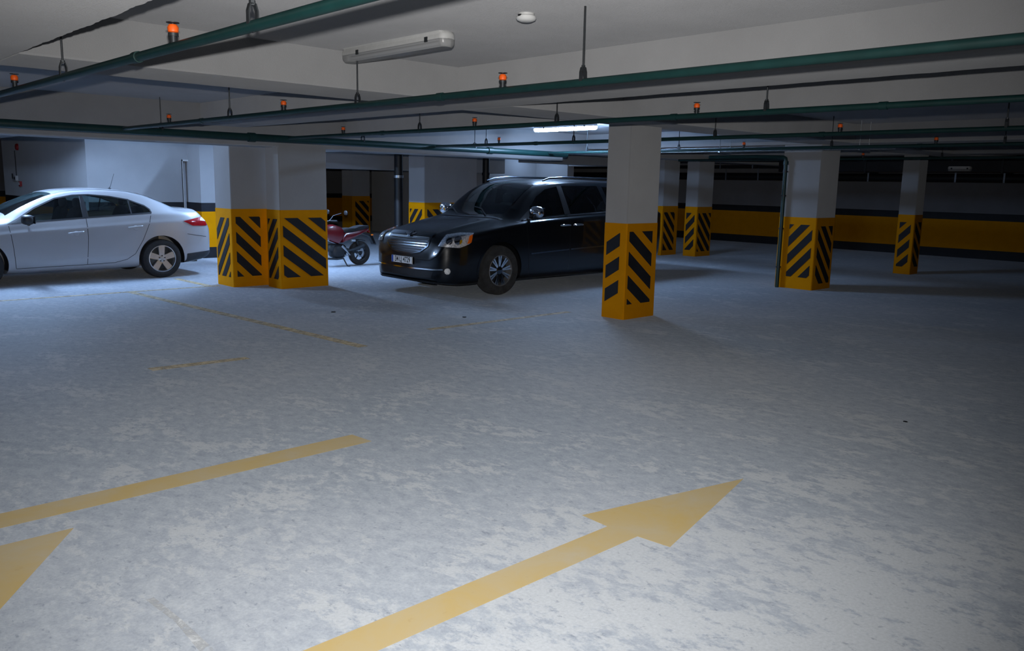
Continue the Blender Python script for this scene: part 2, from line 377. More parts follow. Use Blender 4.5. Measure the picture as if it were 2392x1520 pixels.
mark('painted_line', [(4.11, 12.5), (4.50, 7.0), (4.62, 7.0), (4.22, 12.5)], MARKF, 'worn yellow bay line fading across the mid floor')
mark('painted_line', [(2.55, 7.2), (3.42, 7.15), (3.42, 7.25), (2.55, 7.33)], MARKF, 'faint yellow paint remnant on the left mid floor')
mark('painted_line', [(5.7, 7.35), (8.0, 7.30), (8.0, 7.4), (5.7, 7.45)], MARKF, 'faint bay line running to the nearest column')

# pale streak and scraps on the floor
STREAK = paint_mat('pale_plaster_streak', (.48, .50, .52), .50, .12, dust=(.45, .47, .49))
tag(MB().prism([(x, y, .0005) for x, y in [(1.055, 3.19), (1.075, 2.95), (1.06, 2.66), (1.105, 2.66), (1.10, 2.95), (1.085, 3.19)]], (0, 0, .0012)).build('plaster_streak', STREAK), 'pale plaster streak on the floor near the lower left', 'stain')
def scrap(x, y, r_, label):
    rr = random.Random(int(x*100)); pts = [(r_*(.6+.5*rr.random())*math.cos(a), r_*(.6+.5*rr.random())*math.sin(a)) for a in [i*math.pi/4 for i in range(8)]]
    o = MB().prism([(a, b, 0) for a, b in pts], (0, 0, r_*.28)).build('floor_scrap', TRIM); o.location = (x, y, .0002); tag(o, label, 'scrap', 'scraps on the floor')
scrap(5.51, 9.13, .03, 'small dark scrap lying before the pair of striped columns')
scrap(6.59, 7.82, .03, 'small dark scrap lying before the minivan wheel')
scrap(6.10, 2.25, .016, 'small dark scrap on the dim floor at the right')

# ---------------------------------------------------------------- pipes, hangers, sprinklers
ZP = 2.25
def sprinkler(parent, p):
    x, y, z = p
    s_ = MB().lathe([(.016, 0), (.016, .03), (.024, .03), (.024, .045), (.013, .045)], (x, y, z), 'z', 10).build('sprinkler_head', STEEL, parent, True)
    MB().lathe([(.012, .045), (.024, .05), (.026, .07), (.018, .083), (.002, .086)], (x, y, z), 'z', 10).build('orange_cap', ORANGE, s_, True)
    MB().lathe([(.002, .094), (.03, .093), (.03, .090), (.006, .088), (.006, .08)], (x, y, z), 'z', 10).build('deflector', STEEL, s_, True)
def hanger(parent, x, y, z, rp, top, alongy=True):
    h = MB().cyl((x, y, z+rp+.06), (x, y, top), .0065, 8).build('hanger_rod', STEEL, parent, True)
    mb = MB(); w = .012; r_ = max(.016, rp*.8)
    pts = [(-r_*.8, -r_*.6), (-r_, 0), (-r_, rp+.035), (-r_*.55, rp+.062), (r_*.55, rp+.062), (r_, rp+.035), (r_, 0), (r_*.8, -r_*.6), (0, -r_-.004)]
    for i in range(len(pts)):
        a, b = Vector(pts[i]), Vector(pts[(i+1) % len(pts)]); nrm = Vector((-(b-a).y, (b-a).x)).normalized()*.003
        q = [a-nrm, b-nrm, b+nrm, a+nrm]
        if alongy: mb.prism([(x+c.x, y-w, z+c.y) for c in q], (0, 2*w, 0))
        else: mb.prism([(x-w, y+c.x, z+c.y) for c in q], (2*w, 0, 0))
    mb.cyl((x, y, z+rp+.055), (x, y, z+rp+.075), .013, 6)
    mb.build('clevis', STEEL, h)
def branch(x, y0, y1, r_, spr, hang, coup, label, z=ZP, tops=None):
    o = empty('sprinkler_pipe', (x, (y0+y1)/2, z)); tag(o, label, 'pipe', 'green sprinkler branch pipes'); cy = (y0+y1)/2
    MB().cyl((0, y0-cy, 0), (0, y1-cy, 0), r_, 14).build('pipe_run', GREEN, o, True)
    for c in coup: MB().lathe([(r_*.9, -.03), (r_*1.22, -.03), (r_*1.22, .03), (r_*.9, .03)], (0, c-cy, 0), 'y', 14).build('coupling', GREEN, o, True)
    for s_ in spr: sprinkler(o, (0, s_-cy, r_*.8))
    for h in hang:
        yb = BXY[0] < h < BXY[1]
        hanger(o, 0, h-cy, 0, r_, (ZB if yb else ZS)-z)
    return o
branch(1.60, -3, 11.155, .0235, [4.02, 6.92, 9.7], [.6, 3.22, 5.75, 8.4], [4.5, 8.8], 'green sprinkler pipe crossing the top left corner')
branch(3.76, -3, 11.155, .0235, [4.10, 7.02, 9.68], [.9, 3.40, 5.81, 8.12], [4.75, 8.8], 'green sprinkler pipe running below the unlit lamp')
branch(6.05, -3, 11.155, .0235, [4.17, 7.04, 9.7], [.9, 3.52, 5.80, 8.03], [4.4, 8.8, 2.6], 'green sprinkler pipe passing over the nearest column')
branch(8.75, -3, 11.155, .0235, [4.2, 7.1, 9.6], [2.6, 5.75, 8.05, 9.9], [4.4, 8.8], 'green sprinkler pipe in front of the lit lamp')
branch(11.45, -3, 11.155, .0235, [4.2, 7.0, 9.5], [3.4, 5.6, 8.2, 10.2], [4.4, 8.8], 'green sprinkler pipe beyond the lit lamp')
branch(15.6, -3, 11.155, .0235, [4.2, 7.0], [3.4, 5.6, 8.2], [4.4], 'dim green sprinkler pipe deep on the right')
mp_ = empty('main_pipe', (7, 11.22, 2.235)); tag(mp_, 'thick dark green main pipe along the deep beam', 'pipe')
MB().cyl((-15, 0, 0), (5.0, 0, 0), .052, 18).build('pipe_run', GREEN, mp_, True)
for x in (-7.2, -1.5, 3.0): MB().lathe([(.05, -.05), (.064, -.05), (.064, .05), (.05, .05)], (x, 0, 0), 'x', 18).build('coupling', GREEN, mp_, True)
for x in (-2.75, .35, 2.65): hanger(mp_, x, 0, 0, .052, ZS-2.235, False)
# downpipe on the far column
dp = empty('downpipe', (12.985, 7.12, 0)); tag(dp, 'green vertical pipe clamped to the striped column', 'pipe')
MB().tube([(0, 0, .0), (0, 0, 2.12), (0, .012, 2.165), (0, .05, 2.185), (0, .55, 2.2), (0, 1.5, 2.2)], .032, 12).build('pipe_run', GREEN, dp, True)
for z in (.35, 1.0, 1.55, 1.95): MB().lathe([(.03, -.012), (.042, -.012), (.042, .012), (.03, .012)], (0, 0, z), 'z', 12).box(.03, .065, -.01, .01, z-.01, z+.01).build('clamp', STEEL, dp, True)
MB().lathe([(.03, -.03), (.044, -.03), (.044, .03), (.03, .03)], (0, 0, 2.09), 'z', 12).build('coupling', GREEN, dp, True)
# dark downpipe between the wide column and the white wall
dk = empty('downpipe', (14.1, 15.95, 0)); tag(dk, 'dark vertical pipe between the wide column and white wall', 'pipe')
MB().cyl((0, 0, 0), (0, 0, 2.6), .085, 14).build('pipe_run', TRIM, dk, True)
MB().lathe([(.084, -.03), (.1, -.03), (.1, .03), (.084, .03)], (0, 0, 1.9), 'z', 14).build('collar', TRIM, dk, True)
dk = empty('downpipe', (11.62, 16.25, 0)); tag(dk, 'dark vertical pipe left of the wide column', 'pipe')
MB().cyl((0, 0, 0), (0, 0, 2.29), .10, 14).build('pipe_run', TRIM, dk, True)
MB().lathe([(.099, -.03), (.118, -.03), (.118, .03), (.099, .03)], (0, 0, 1.78), 'z', 14).build('collar', GALV, dk, True)

# cable trays
def tray(name, x0, x1, y0, y1, z, label, cat='cable tray', m=GALV, alongy=True, hang=()):
    o = empty(name, ((x0+x1)/2, (y0+y1)/2, z)); tag(o, label, cat)
    hx, hy = (x1-x0)/2, (y1-y0)/2
    if alongy:
        for s_ in (-1, 1):
            MB().box(min(s_*hx, s_*hx-s_*.004), max(s_*hx, s_*hx-s_*.004), -hy, hy, 0, .055).build('side_rail', m, o)
        n = int((y1-y0)/.14); me = None
        for i in range(n):
            if me is None: me = MB().box(-hx+.004, hx-.004, -.025, .025, 0, .006).mesh('rung'); me.materials.append(m)
            link('rung', me, None, o, False, (0, -hy+.07+i*.14, 0))
    for y in hang:
        MB().cyl((-hx-.01, y-(y0+y1)/2, -.01), (-hx-.01, y-(y0+y1)/2, ZS-z), .005, 6).cyl((hx+.01, y-(y0+y1)/2, -.01), (hx+.01, y-(y0+y1)/2, ZS-z), .005, 6).box(-hx-.03, hx+.03, y-(y0+y1)/2-.015, y-(y0+y1)/2+.015, -.02, -.003).build('trapeze_hanger', m, o)
    return o
tray('cable_tray', 12.35, 12.65, 5.2, 11.5, 2.27, 'galvanised cable tray catching the lamp light by the far column', hang=(5.6, 8.0, 10.0))
tk = empty('added_light_blocker', (7.08, 14.95, 2.335)); tag(tk, 'unseen narrow strip added under the lamp to shade the door wall', 'light blocker')  # unseen strip added as a blocker, casts the diagonal shade on the door wall
MB().box(-.08, .08, -.6, .6, 0, .03).build('blocker_strip', GALV, tk)
for y in (-.5, .5): MB().cyl((0, y, .03), (0, y, ZS-2.335), .006, 8).build('hanger_rod', STEEL, tk, True)

# ---------------------------------------------------------------- lamps
def fixture(x, y0, y1, lit, label, z=ZS, dim=False):
    o = empty('ceiling_lamp', (x, (y0+y1)/2, z)); tag(o, label, 'ceiling lamp', 'fluorescent batten lamps'); h = (y1-y0)/2
    def hull(w, za, zb, hh, n=10, taper=.72):
        # rounded-end channel, section narrows downwards
        mb = MB(); k = 5; rings = []
        for zz, ww, hl in [(za, w, hh), ((za+zb)/2, w*.97, hh), (za*.25+zb*.75, w*.88, hh-.004), (zb, w*taper, hh-.018)]:
            pts = []
            for sgn in (1, -1):
                for i in range(n+1):
                    a = -math.pi/2+math.pi*i/n if sgn == 1 else math.pi/2+math.pi*i/n
                    pts.append((ww*math.sin(-a) if False else ww*math.cos(a+math.pi/2)*-1, sgn*(hl-ww*.6)+ww*.6*math.sin(a+math.pi/2) if False else 0, zz))
            pts = []
            for i in range(n+1):
                a = math.pi*i/n; pts.append((ww*math.cos(a), hl-ww*.6+ww*.6*math.sin(a), zz))
            for i in range(n+1):
                a = math.pi+math.pi*i/n; pts.append((ww*math.cos(a), -hl+ww*.6+ww*.6*math.sin(a), zz))
            rings.append(pts)
        N_ = len(rings[0]); vs = [p for r_ in rings for p in r_]
        fs = [(i*N_+j, i*N_+(j+1) % N_, (i+1)*N_+(j+1) % N_, (i+1)*N_+j) for i in range(3) for j in range(N_)]+[tuple(range(N_)), tuple(range(3*N_, 4*N_))]
        return mb.add(vs, fs)
    hull(.068, -.052, -.0, h, taper=1.0).build('housing', PLAST, o, True)
    hull(.066, -.05, -.105, h).build('diffuser', LAMP if lit is True else LAMPDIM if lit == 'dim' else LAMPMID if lit == 'mid' else CLEAR, o, True)
    if lit == 'bare':
        MB().cyl((0, -h+.07, -.082), (0, h-.07, -.082), .013, 12).build('tube', LAMPTUBE, o, True)
    if not lit:
        MB().box(-.045, .045, -h+.08, h-.08, -.060, -.053).build('reflector', TUBE, o)
        for s_ in (-.024, .024): MB().cyl((s_, -h+.07, -.078), (s_, h-.07, -.078), .013, 12).build('tube', TUBE, o, True)
        for y in (-h+.06, h-.06): MB().box(-.045, .045, y-.012, y+.012, -.095, -.053).build('lamp_holder', PLAST, o)
    for y in (-h*.72, h*.62):
        for s_ in (-1, 1): MB().box(min(s_*.066, s_*.073), max(s_*.066, s_*.073), y-.016, y+.016, -.064, -.030).build('clip', STEEL, o)
    return o
fixture(3.74, 4.62, 5.92, False, 'unlit fluorescent lamp with clear cover on the near ceiling')
fixture(10.62, 9.28, 10.70, 'mid', 'lit blue-white fluorescent lamp above the minivan')
fixture(3.2, 14.2, 15.6, True, 'lit fluorescent lamp above the white car behind the deep beam')
fixture(7.17, 13.6, 15.0, 'bare', 'lit fluorescent lamp in front of the door behind the deep beam')
fixture(17.0, 16.5, 17.7, 'dim', 'lit fluorescent lamp hidden behind the far beam')
fixture(19.6, 6.40, 6.88, False, 'unlit fluorescent lamp hanging at the far right', z=2.22)

sd = empty('smoke_detector', (3.68, 3.81, ZS)); tag(sd, 'round white smoke detector on the near ceiling', 'smoke detector'); sd.scale = (1.12, 1.12, 1.12)
MB().lathe([(.0, 0), (.045, 0), (.045, -.012), (.05, -.014)], (0, 0, 0), 'z', 28).build('base', PLAST, sd, True)
MB().lathe([(.044, -.012), (.053, -.016), (.056, -.026), (.050, -.036), (.03, -.044), (.0, -.046)], (0, 0, 0), 'z', 28).build('sensor_cap', mat('white_plastic', (.75, .75, .74), .45), sd, True)
MB().box(-.054, -.046, -.01, .01, -.02, -.010).build('indicator', TRIM, sd)

# alarm devices on the shaded side wall (x = 5.19)
al = empty('alarm_bell', (5.188, 22.63, 2.30)); tag(al, 'round red alarm bell high on the shaded wall', 'alarm bell')
MB().lathe([(.0, -.05), (.06, -.05), (.075, -.03), (.08, 0)], (0, 0, 0), 'x', 18).build('dome', REDBOX, al, True)
MB().box(-.02, 0, -.05, .05, -.05, .05).build('back_plate', TRIM, al)
jb = empty('switch_box', (5.188, 22.95, 1.56)); tag(jb, 'grey switch box with a conduit on the shaded wall', 'switch box')
MB().box(-.06, 0, -.14, .14, -.05, .07).build('housing', PLAST, jb); MB().cyl((-.015, -.06, .07), (-.015, -.06, .66), .009, 8).build('conduit', STEEL, jb, True)
MB().box(-.075, -.06, -.12, -.06, -.02, .04).build('switch', TRIM, jb); MB().box(-.075, -.06, .04, .12, .0, .12).build('cover_flap', TRIM, jb)
cp = empty('call_point', (5.188, 22.55, 1.44)); tag(cp, 'small red fire call point below the switch box', 'call point')
MB().box(-.05, 0, -.05, .05, -.06, .06).build('housing', REDBOX, cp); MB().box(-.054, -.05, -.03, .03, -.025, .035).build('glass_plate', PLATEW, cp)

# services along the far right wall
for i, (x, z, r_, lab) in enumerate([(22.6, 2.02, .11, 'thick dark pipe along the far right wall'), (22.2, 2.30, .05, 'thin dark upper pipe along the far right wall')]):
    o = empty('service_pipe', (x, 6, z)); tag(o, lab, 'pipe')
    MB().cyl((0, -12, 0), (0, 16, 0), r_, 14).build('pipe_run', TRIM, o, True)
    for k in range(14):
        y = -6+k*1.1
        MB().box(-r_-.012, -r_-.006, y-.02, y+.02, -r_, .30).build('bracket', GALV, o)
dt = empty('air_duct', (20.6, 6, 2.12)); tag(dt, 'dark rectangular air duct under the far right ceiling', 'air duct')
MB().box(-.35, .35, -12, 5.3, 0, .24).build('duct_run', TRIM, dt)
for y in (-9, -6, -3, 0, 3): MB().box(-.37, .37, y-.02, y+.02, -.02, .26).build('flange', STEEL, dt)

# ---------------------------------------------------------------- cars
def pchip(keys):
    # monotone cubic through (x, v) keys
    xs = [k[0] for k in keys]; ys = [k[1] for k in keys]; n = len(xs)
    h = [xs[i+1]-xs[i] for i in range(n-1)]; dl = [(ys[i+1]-ys[i])/h[i] for i in range(n-1)]
    d_ = [0.]*n; d_[0], d_[-1] = dl[0], dl[-1]
    for i in range(1, n-1):
        if dl[i-1]*dl[i] > 0:
            w1, w2 = 2*h[i]+h[i-1], h[i]+2*h[i-1]; d_[i] = (w1+w2)/(w1/dl[i-1]+w2/dl[i])
    def f(x):
        if x <= xs[0]: return ys[0]
        if x >= xs[-1]: return ys[-1]
        i = max(j for j in range(n-1) if xs[j] <= x); t = (x-xs[i])/h[i]
        return (1+2*t)*(1-t)**2*ys[i]+t*(1-t)**2*h[i]*d_[i]+t*t*(3-2*t)*ys[i+1]+t*t*(t-1)*h[i]*d_[i+1]
    return f
def smooth_ring(pts, sub):
    out = []; n = len(pts)
    for i in range(n-1):
        p0 = Vector(pts[max(i-1, 0)]); p1 = Vector(pts[i]); p2 = Vector(pts[i+1]); p3 = Vector(pts[min(i+2, n-1)])
        for k in range(sub):
            t = k/sub
            m1 = (p2-p0)*.5; m2 = (p3-p1)*.5
            L_ = (p2-p1).length
            for m in (m1, m2):
                if m.length > L_*.9: m *= L_*.9/m.length
            out.append((1+2*t)*(1-t)**2*p1+t*(1-t)**2*m1+t*t*(3-2*t)*p2+t*t*(t-1)*m2)
    out.append(Vector(pts[-1])); return out
class Car:
    def __init__(s, T, section, xs, sub=5):
        s.f = {k: pchip(v) for k, v in T.items()}; s.section = section
        mb = MB(); rings = []
        for x in xs:
            half = smooth_ring(section({k: f(x) for k, f in s.f.items()}), sub)   # bottom centre -> top centre
            ring = [(x, -p.x, p.y) for p in half]+[(x, p.x, p.y) for p in half[-2:0:-1]]
            rings.append(ring)
        n = len(rings[0]); mb.v = [p for r_ in rings for p in r_]
        mb.f = [(i*n+j, i*n+(j+1) % n, (i+1)*n+(j+1) % n, (i+1)*n+j) for i in range(len(xs)-1) for j in range(n)]
        # end caps as strips between the two sides
        m = n//2
        for base, in ((0,), ((len(xs)-1)*n,)):
            for j in range(m):
                a, b = base+j, base+j+1; c, d_ = base+(n-j) % n, base+(n-j-1) % n
                mb.f.append((a, b, d_, c) if len({a, b, c, d_}) == 4 else tuple(dict.fromkeys((a, b, d_, c))))
        me = mb.mesh('car_body'); bm = bmesh.new(); bm.from_mesh(me); bmesh.ops.remove_doubles(bm, verts=bm.verts, dist=1e-5); bmesh.ops.recalc_face_normals(bm, faces=bm.faces)
        s.bvh = BVHTree.FromBMesh(bm); bm.to_mesh(me); bm.free(); s.me = me
    def cut(s, cutter, fixn=True):
        a = bpy.data.objects.new('tmp_a', s.me); b = bpy.data.objects.new('tmp_b', cutter.mesh('tmp_c'))
        bm = bmesh.new(); bm.from_mesh(b.data); bmesh.ops.recalc_face_normals(bm, faces=bm.faces); bm.to_mesh(b.data); bm.free()
        COL.objects.link(a); COL.objects.link(b)
        md = a.modifiers.new('b', 'BOOLEAN'); md.operation = 'DIFFERENCE'; md.object = b; md.solver = 'EXACT'; md.use_self = True
        dg = bpy.context.evaluated_depsgraph_get(); dg.update()
        me = bpy.data.meshes.new_from_object(a.evaluated_get(dg))
        bpy.data.objects.remove(a); bpy.data.objects.remove(b); s.me = me
    def panel(s, poly, mode, off=.004, nu=24, nv=10, mirror=False, thick=0., ang=45.):
        # drop a flat outline onto the body along a direction; mode side|front|rear|top|diag
        us = [p[0] for p in poly]; u0, u1 = min(us), max(us); cols = []
        for i in range(nu+1):
            u = u0+(u1-u0)*(i/nu); u = min(max(u, u0+1e-4), u1-1e-4); vs = []
            for k in range(len(poly)):
                a, b = poly[k], poly[(k+1) % len(poly)]
                if (a[0]-u)*(b[0]-u) < 0: vs.append(a[1]+(b[1]-a[1])*(u-a[0])/(b[0]-a[0]))
            if len(vs) >= 2: cols.append((u, min(vs), max(vs)))
        mb = MB(); n = nv+1; ok = True
        c45, s45 = math.cos(R(ang)), math.sin(R(ang))
        for u, va, vb in cols:
            for j in range(n):
                v = va+(vb-va)*j/nv
                if mode == 'side': o, d_ = Vector((u, -4, v)), Vector((0, 1, 0))
                elif mode == 'front': o, d_ = Vector((-9, u, v)), Vector((1, 0, 0))
                elif mode == 'rear': o, d_ = Vector((9, u, v)), Vector((-1, 0, 0))
                elif mode == 'top': o, d_ = Vector((u, v, 4)), Vector((0, 0, -1))
                elif mode == 'diag':   # front near corner, u=(x-y)*.7071 for ang 45
                    d_ = Vector((c45, s45, 0)); o = Vector((s45, -c45, 0))*u+Vector((0, 0, v))-d_*6
                elif mode == 'rdiag':  # rear near corner
                    d_ = Vector((-c45, s45, 0)); o = Vector((s45, c45, 0))*u+Vector((0, 0, v))-d_*6
                h = s.bvh.ray_cast(o, d_)
                if h[0] is None:
                    h = s.bvh.find_nearest(o+d_*5.0)
                nn = h[1] if h[1].dot(d_) < 0 else -h[1]
                mb.v.append(tuple(h[0]+nn*off))
        mb.f = [(i*n+j, i*n+j+1, (i+1)*n+j+1, (i+1)*n+j) for i in range(len(cols)-1) for j in range(nv)]
        if mirror: mb.v = [(x, -y, z) for x, y, z in mb.v]
        return mb
    def strip(s, pts, w, mode, off=.003, mirror=False, seg=.04):
        # thin ribbon following a polyline on the body
        P = [Vector(p) for p in pts]; path = []
        for a, b in zip(P, P[1:]):
            k = max(1, int((b-a).length/seg))
            path += [a+(b-a)*(i/k) for i in range(k)]
        path.append(P[-1]); mb = MB()
        for i, p in enumerate(path):
            t = (path[min(i+1, len(path)-1)]-path[max(i-1, 0)]).normalized(); nrm = Vector((-t.y, t.x))*w/2
            for q in (p-nrm, p+nrm):
                if mode == 'side': o, d_ = Vector((q.x, -4, q.y)), Vector((0, 1, 0))
                elif mode == 'front': o, d_ = Vector((-9, q.x, q.y)), Vector((1, 0, 0))
                elif mode == 'top': o, d_ = Vector((q.x, q.y, 4)), Vector((0, 0, -1))
                h = s.bvh.ray_cast(o, d_)
                if h[0] is None: h = s.bvh.find_nearest(o+d_*3.0)
                nn = h[1] if h[1].dot(d_) < 0 else -h[1]
                mb.v.append(tuple(h[0]+nn*off))
        mb.f = [(2*i, 2*i+1, 2*i+3, 2*i+2) for i in range(len(path)-1)]
        if mirror: mb.v = [(x, -y, z) for x, y, z in mb.v]
        return mb
def frange(segs):
    out = []
    for a, b, n in segs: out += [a+(b-a)*i/n for i in range(n)]
    out.append(segs[-1][1]); return out
def side_prism(poly, y0, y1): return MB().prism([(x, y0, z) for x, z in poly], (0, y1-y0, 0))
def wheel(parent, x, y, r_, width, rim, kind, outer, tyre=RUBBER):
    # outer: -1 faces -y, +1 faces +y
    o = empty('wheel', (x, y, r_)); o.parent = parent
    w = width/2; k = outer
    MB().lathe([(rim, -w*.9), (rim+.012, -w), (r_*.86, -w*1.02), (r_*.965, -w*.86), (r_, -w*.6), (r_, w*.6), (r_*.965, w*.86), (r_*.86, w*1.02), (rim+.012, w), (rim, w*.9)], (0, 0, 0), 'y', 40).build('tyre', tyre, o, True)
    MB().lathe([(rim, -w*.92), (rim-.012, -w*.95), (rim-.02, -w*.4), (rim-.03, w*.9)] if k < 0 else [(rim, w*.92), (rim-.012, w*.95), (rim-.02, w*.4), (rim-.03, -w*.9)], (0, 0, 0), 'y', 40).build('rim', ALLOY, o, True)
    MB().lathe([(0, k*w*.15), (rim*.55, k*w*.15), (rim*.62, k*w*.05), (rim-.03, k*w*.0)], (0, 0, 0), 'y', 32).build('brake_disc', STEEL, o, True)
    yo = k*w*.78
    def spoke(a, wi, wo, r0, r1, dep=.03, bow=.0, m=ALLOY):
        ca, sa = math.cos(a), math.sin(a)
        def P(rr, t, yy): return (ca*rr-sa*t, yy, sa*rr+ca*t)
        yy0, yy1 = yo-k*.012, yo+k*bow
        vs = [P(r0, -wi, yy0), P(r0, wi, yy0), P(r1, wo, yy1), P(r1, -wo, yy1), P(r0, -wi*1.1, yy0-k*dep), P(r0, wi*1.1, yy0-k*dep), P(r1, wo*1.1, yy1-k*dep), P(r1, -wo*1.1, yy1-k*dep)]
        MB().add(vs, [(0, 1, 2, 3), (4, 7, 6, 5), (0, 4, 5, 1), (1, 5, 6, 2), (2, 6, 7, 3), (3, 7, 4, 0)]).build('spoke', m, o)
    if kind == 'five':
        for i in range(5): spoke(math.pi/2+i*2*math.pi/5, .040, .052, .03, rim-.008)
        MB().lathe([(0, yo), (.03, yo), (.055, yo-k*.008), (.062, yo-k*.03)], (0, 0, 0), 'y', 24).build('hub', ALLOY, o, True)
        MB().lathe([(0, yo+k*.004), (.022, yo+k*.004), (.026, yo)], (0, 0, 0), 'y', 20).build('hub_cap', GALV, o, True)
        for i in range(5):
            a = math.pi/2+(i)*2*math.pi/5+.0; MB().lathe([(0, yo+k*.001), (.011, yo+k*.001), (.011, yo-k*.01)], (.046*math.cos(a), 0, .046*math.sin(a)), 'y', 10).build('lug_hole', TRIM, o)
    else:
        for i in range(9):
            for d_ in (-.10, .10): spoke(math.pi/2+i*2*math.pi/9+d_, .009, .014, .055, rim-.008, .022, .0, CHROME if kind == 'chrome' else ALLOY)
        MB().lathe([(0, yo), (.035, yo), (.06, yo-k*.01), (.07, yo-k*.035)], (0, 0, 0), 'y', 24).build('hub', DKCHROME, o, True)
    return o
def liner(parent, x, z, r_, y0, y1, k):
    mb = MB(); n = 26
    for i in range(n+1):
        a = math.pi*(-.08+1.16*i/n)
        for rr, yy in ((r_-.03, y0), (r_, y0+.02), (r_, y1)): mb.v.append((x+rr*math.cos(a), k*yy, z+rr*math.sin(a)))
    mb.f = [(i*3+j, i*3+j+1, i*3+j+4, i*3+j+3) for i in range(n) for j in range(2)]
    return mb.build('arch_liner', TRIM, parent, True)
def seat(parent, x, y, z, s_=1., m=SEAT):
    o = MB().blob((x, y, z+.10), (.26*s_, .25*s_, .11), 14, 8, .6).build('seat', m, parent, True)
    b = MB().blob((0, 0, .30), (.09, .24*s_, .33), 14, 10, .6).build('seat_back', m, o, True); b.location = (x+.27*s_, y, z+.12); b.rotation_euler = (0, R(14), 0)
    h = MB().blob((0, 0, 0), (.05, .13, .085), 12, 8, .7).build('headrest', m, o, True); h.location = (x+.43*s_, y, z+.80)
def mirror_part(car, parent, x, y, z, body, k=-1, size=(.10, .115, .085), stalk_to=.2):
    mb = MB(); n, m = 14, 10
    o = MB().blob((x, y, z), size, 16, 10, .75).build('door_mirror', body, parent, True)
    MB().box(x+size[0]*.86, x+size[0]*1.0, y-size[1]*.82, y+size[1]*.82, z-size[2]*.75, z+size[2]*.75).build('mirror_glass', DKCHROME, o)
    MB().tube([(x+.01, y-k*.0, z-size[2]*.8), (x+.03, y-k*stalk_to*.6, z-size[2]*.9), (x+.05, y-k*stalk_to, z-size[2]*.8)], [.03, .028, .032], 10).build('mirror_arm', TRIM, o, True)
    return o

# ---- white saloon (local x = 0 at the rear axle, nose towards -x, near side -y)
def sec_sedan(p):
    w = p['w']
    return [(0, p['zb']), (w*.82, p['zb']), (w*.945, p['zb']+(p['zsh']-p['zb'])*.08), (w*.99, p['zb']+(p['zsh']-p['zb'])*.30), (w, p['zb']+(p['zsh']-p['zb'])*.70), (w*.988, p['zb']+(p['zsh']-p['zb'])*.95), (w*.962, p['zsh']+min(.02, (p['zbelt']-p['zsh'])*.3)), (p['wb'], p['zbelt']), (p['wr'], p['zr']), (p['wr']*.82, p['zr']+(p['zt']-p['zr'])*.62), (p['wr']*.45, p['zr']+(p['zt']-p['zr'])*.93), (0, p['zt'])]
TS = dict(
 w=[(-3.46, .55), (-3.42, .66), (-3.32, .77), (-3.1, .85), (-2.75, .89), (-2.2, .90), (.1, .90), (.45, .88), (.68, .83), (.82, .77), (.90, .69), (.94, .58)],
 zb=[(-3.46, .30), (-3.3, .21), (-2.2, .18), (-.3, .19), (.4, .22), (.75, .27), (.94, .34)],
 zsh=[(-3.46, .55), (-3.2, .66), (-2.6, .76), (-2.2, .81), (-1., .89), (.1, .955), (.5, .96), (.80, .90), (.94, .74)],
 zbelt=[(-3.46, .58), (-3.2, .74), (-2.7, .88), (-2.2, .93), (-1.17, .99), (-.1, 1.065), (.3, 1.075), (.66, 1.055), (.80, .96), (.94, .76)],
 wb=[(-3.46, .48), (-3.3, .62), (-2.9, .76), (-2.2, .83), (-.1, .83), (.3, .80), (.66, .74), (.82, .68), (.94, .52)],
 wr=[(-3.46, .42), (-3.2, .58), (-2.6, .70), (-2.25, .72), (-1.6, .63), (-1., .60), (-.3, .60), (.1, .62), (.4, .66), (.7, .66), (.82, .60), (.94, .45)],
 zr=[(-3.46, .60), (-3.2, .80), (-2.7, .93), (-2.3, .985), (-1.95, 1.15), (-1.6, 1.305), (-1.3, 1.385), (-.9, 1.41), (-.5, 1.395), (-.2, 1.335), (.1, 1.225), (.38, 1.115), (.66, 1.095), (.76, 1.03), (.84, .93), (.94, .78)],
 zt=[(-3.46, .62), (-3.2, .85), (-2.7, .98), (-2.35, 1.03), (-1.95, 1.23), (-1.6, 1.375), (-1.3, 1.44), (-.9, 1.465), (-.5, 1.45), (-.2, 1.40), (.1, 1.29), (.40, 1.155), (.68, 1.135), (.76, 1.06), (.84, .95), (.94, .80)])
sed = Car(TS, sec_sedan, frange([(-3.46, -3.2, 7), (-3.2, -2.4, 10), (-2.4, -1.2, 16), (-1.2, .3, 20), (.3, .66, 6), (.66, .94, 12)]))
SX, SY, SR = 5.22, 14.90, .32
car = empty('white_car', (SX, SY, 0)); tag(car, 'white four-door saloon car parked left of the striped column pair', 'car')
win = [(-2.16, .935), (-1.17, 1.005), (-.12, 1.075), (-.13, 1.13), (-.20, 1.19), (-.44, 1.285), (-.72, 1.335), (-1.02, 1.36), (-1.25, 1.35), (-1.51, 1.30), (-1.82, 1.155)]
WBASE = -2.62
arch = MB()
for x in (0, WBASE):
    for k in (-1, 1): arch.add(*(lambda m: (m.v, m.f))(MB().cyl((x, k*.62, .33), (x, k*1.2, .33), .375, 40)))
sed.cut(arch)
cav = MB(); rg = []
for i in range(17):
    x = -2.15+i*(.05+2.15)/16; q = {k: f(x) for k, f in sed.f.items()}
    top = max(q['zr']-.05, q['zbelt']+.0); half = [(0, .42), (.74, .42), (.76, .8), (q['wb']-.06, q['zbelt']-.02), (max(.2, q['wr']-.05), top), (0, max(q['zt']-.05, top+.004))]
    rg.append([(x, -a, b) for a, b in half]+[(x, a, b) for a, b in half[-2:0:-1]])
n_ = len(rg[0]); cav.v = [p for r_ in rg for p in r_]; cav.f = [(i*n_+j, i*n_+(j+1) % n_, (i+1)*n_+(j+1) % n_, (i+1)*n_+j) for i in range(16) for j in range(n_)]+[tuple(range(n_)), tuple(range(16*n_, 17*n_))]
sed.cut(cav)
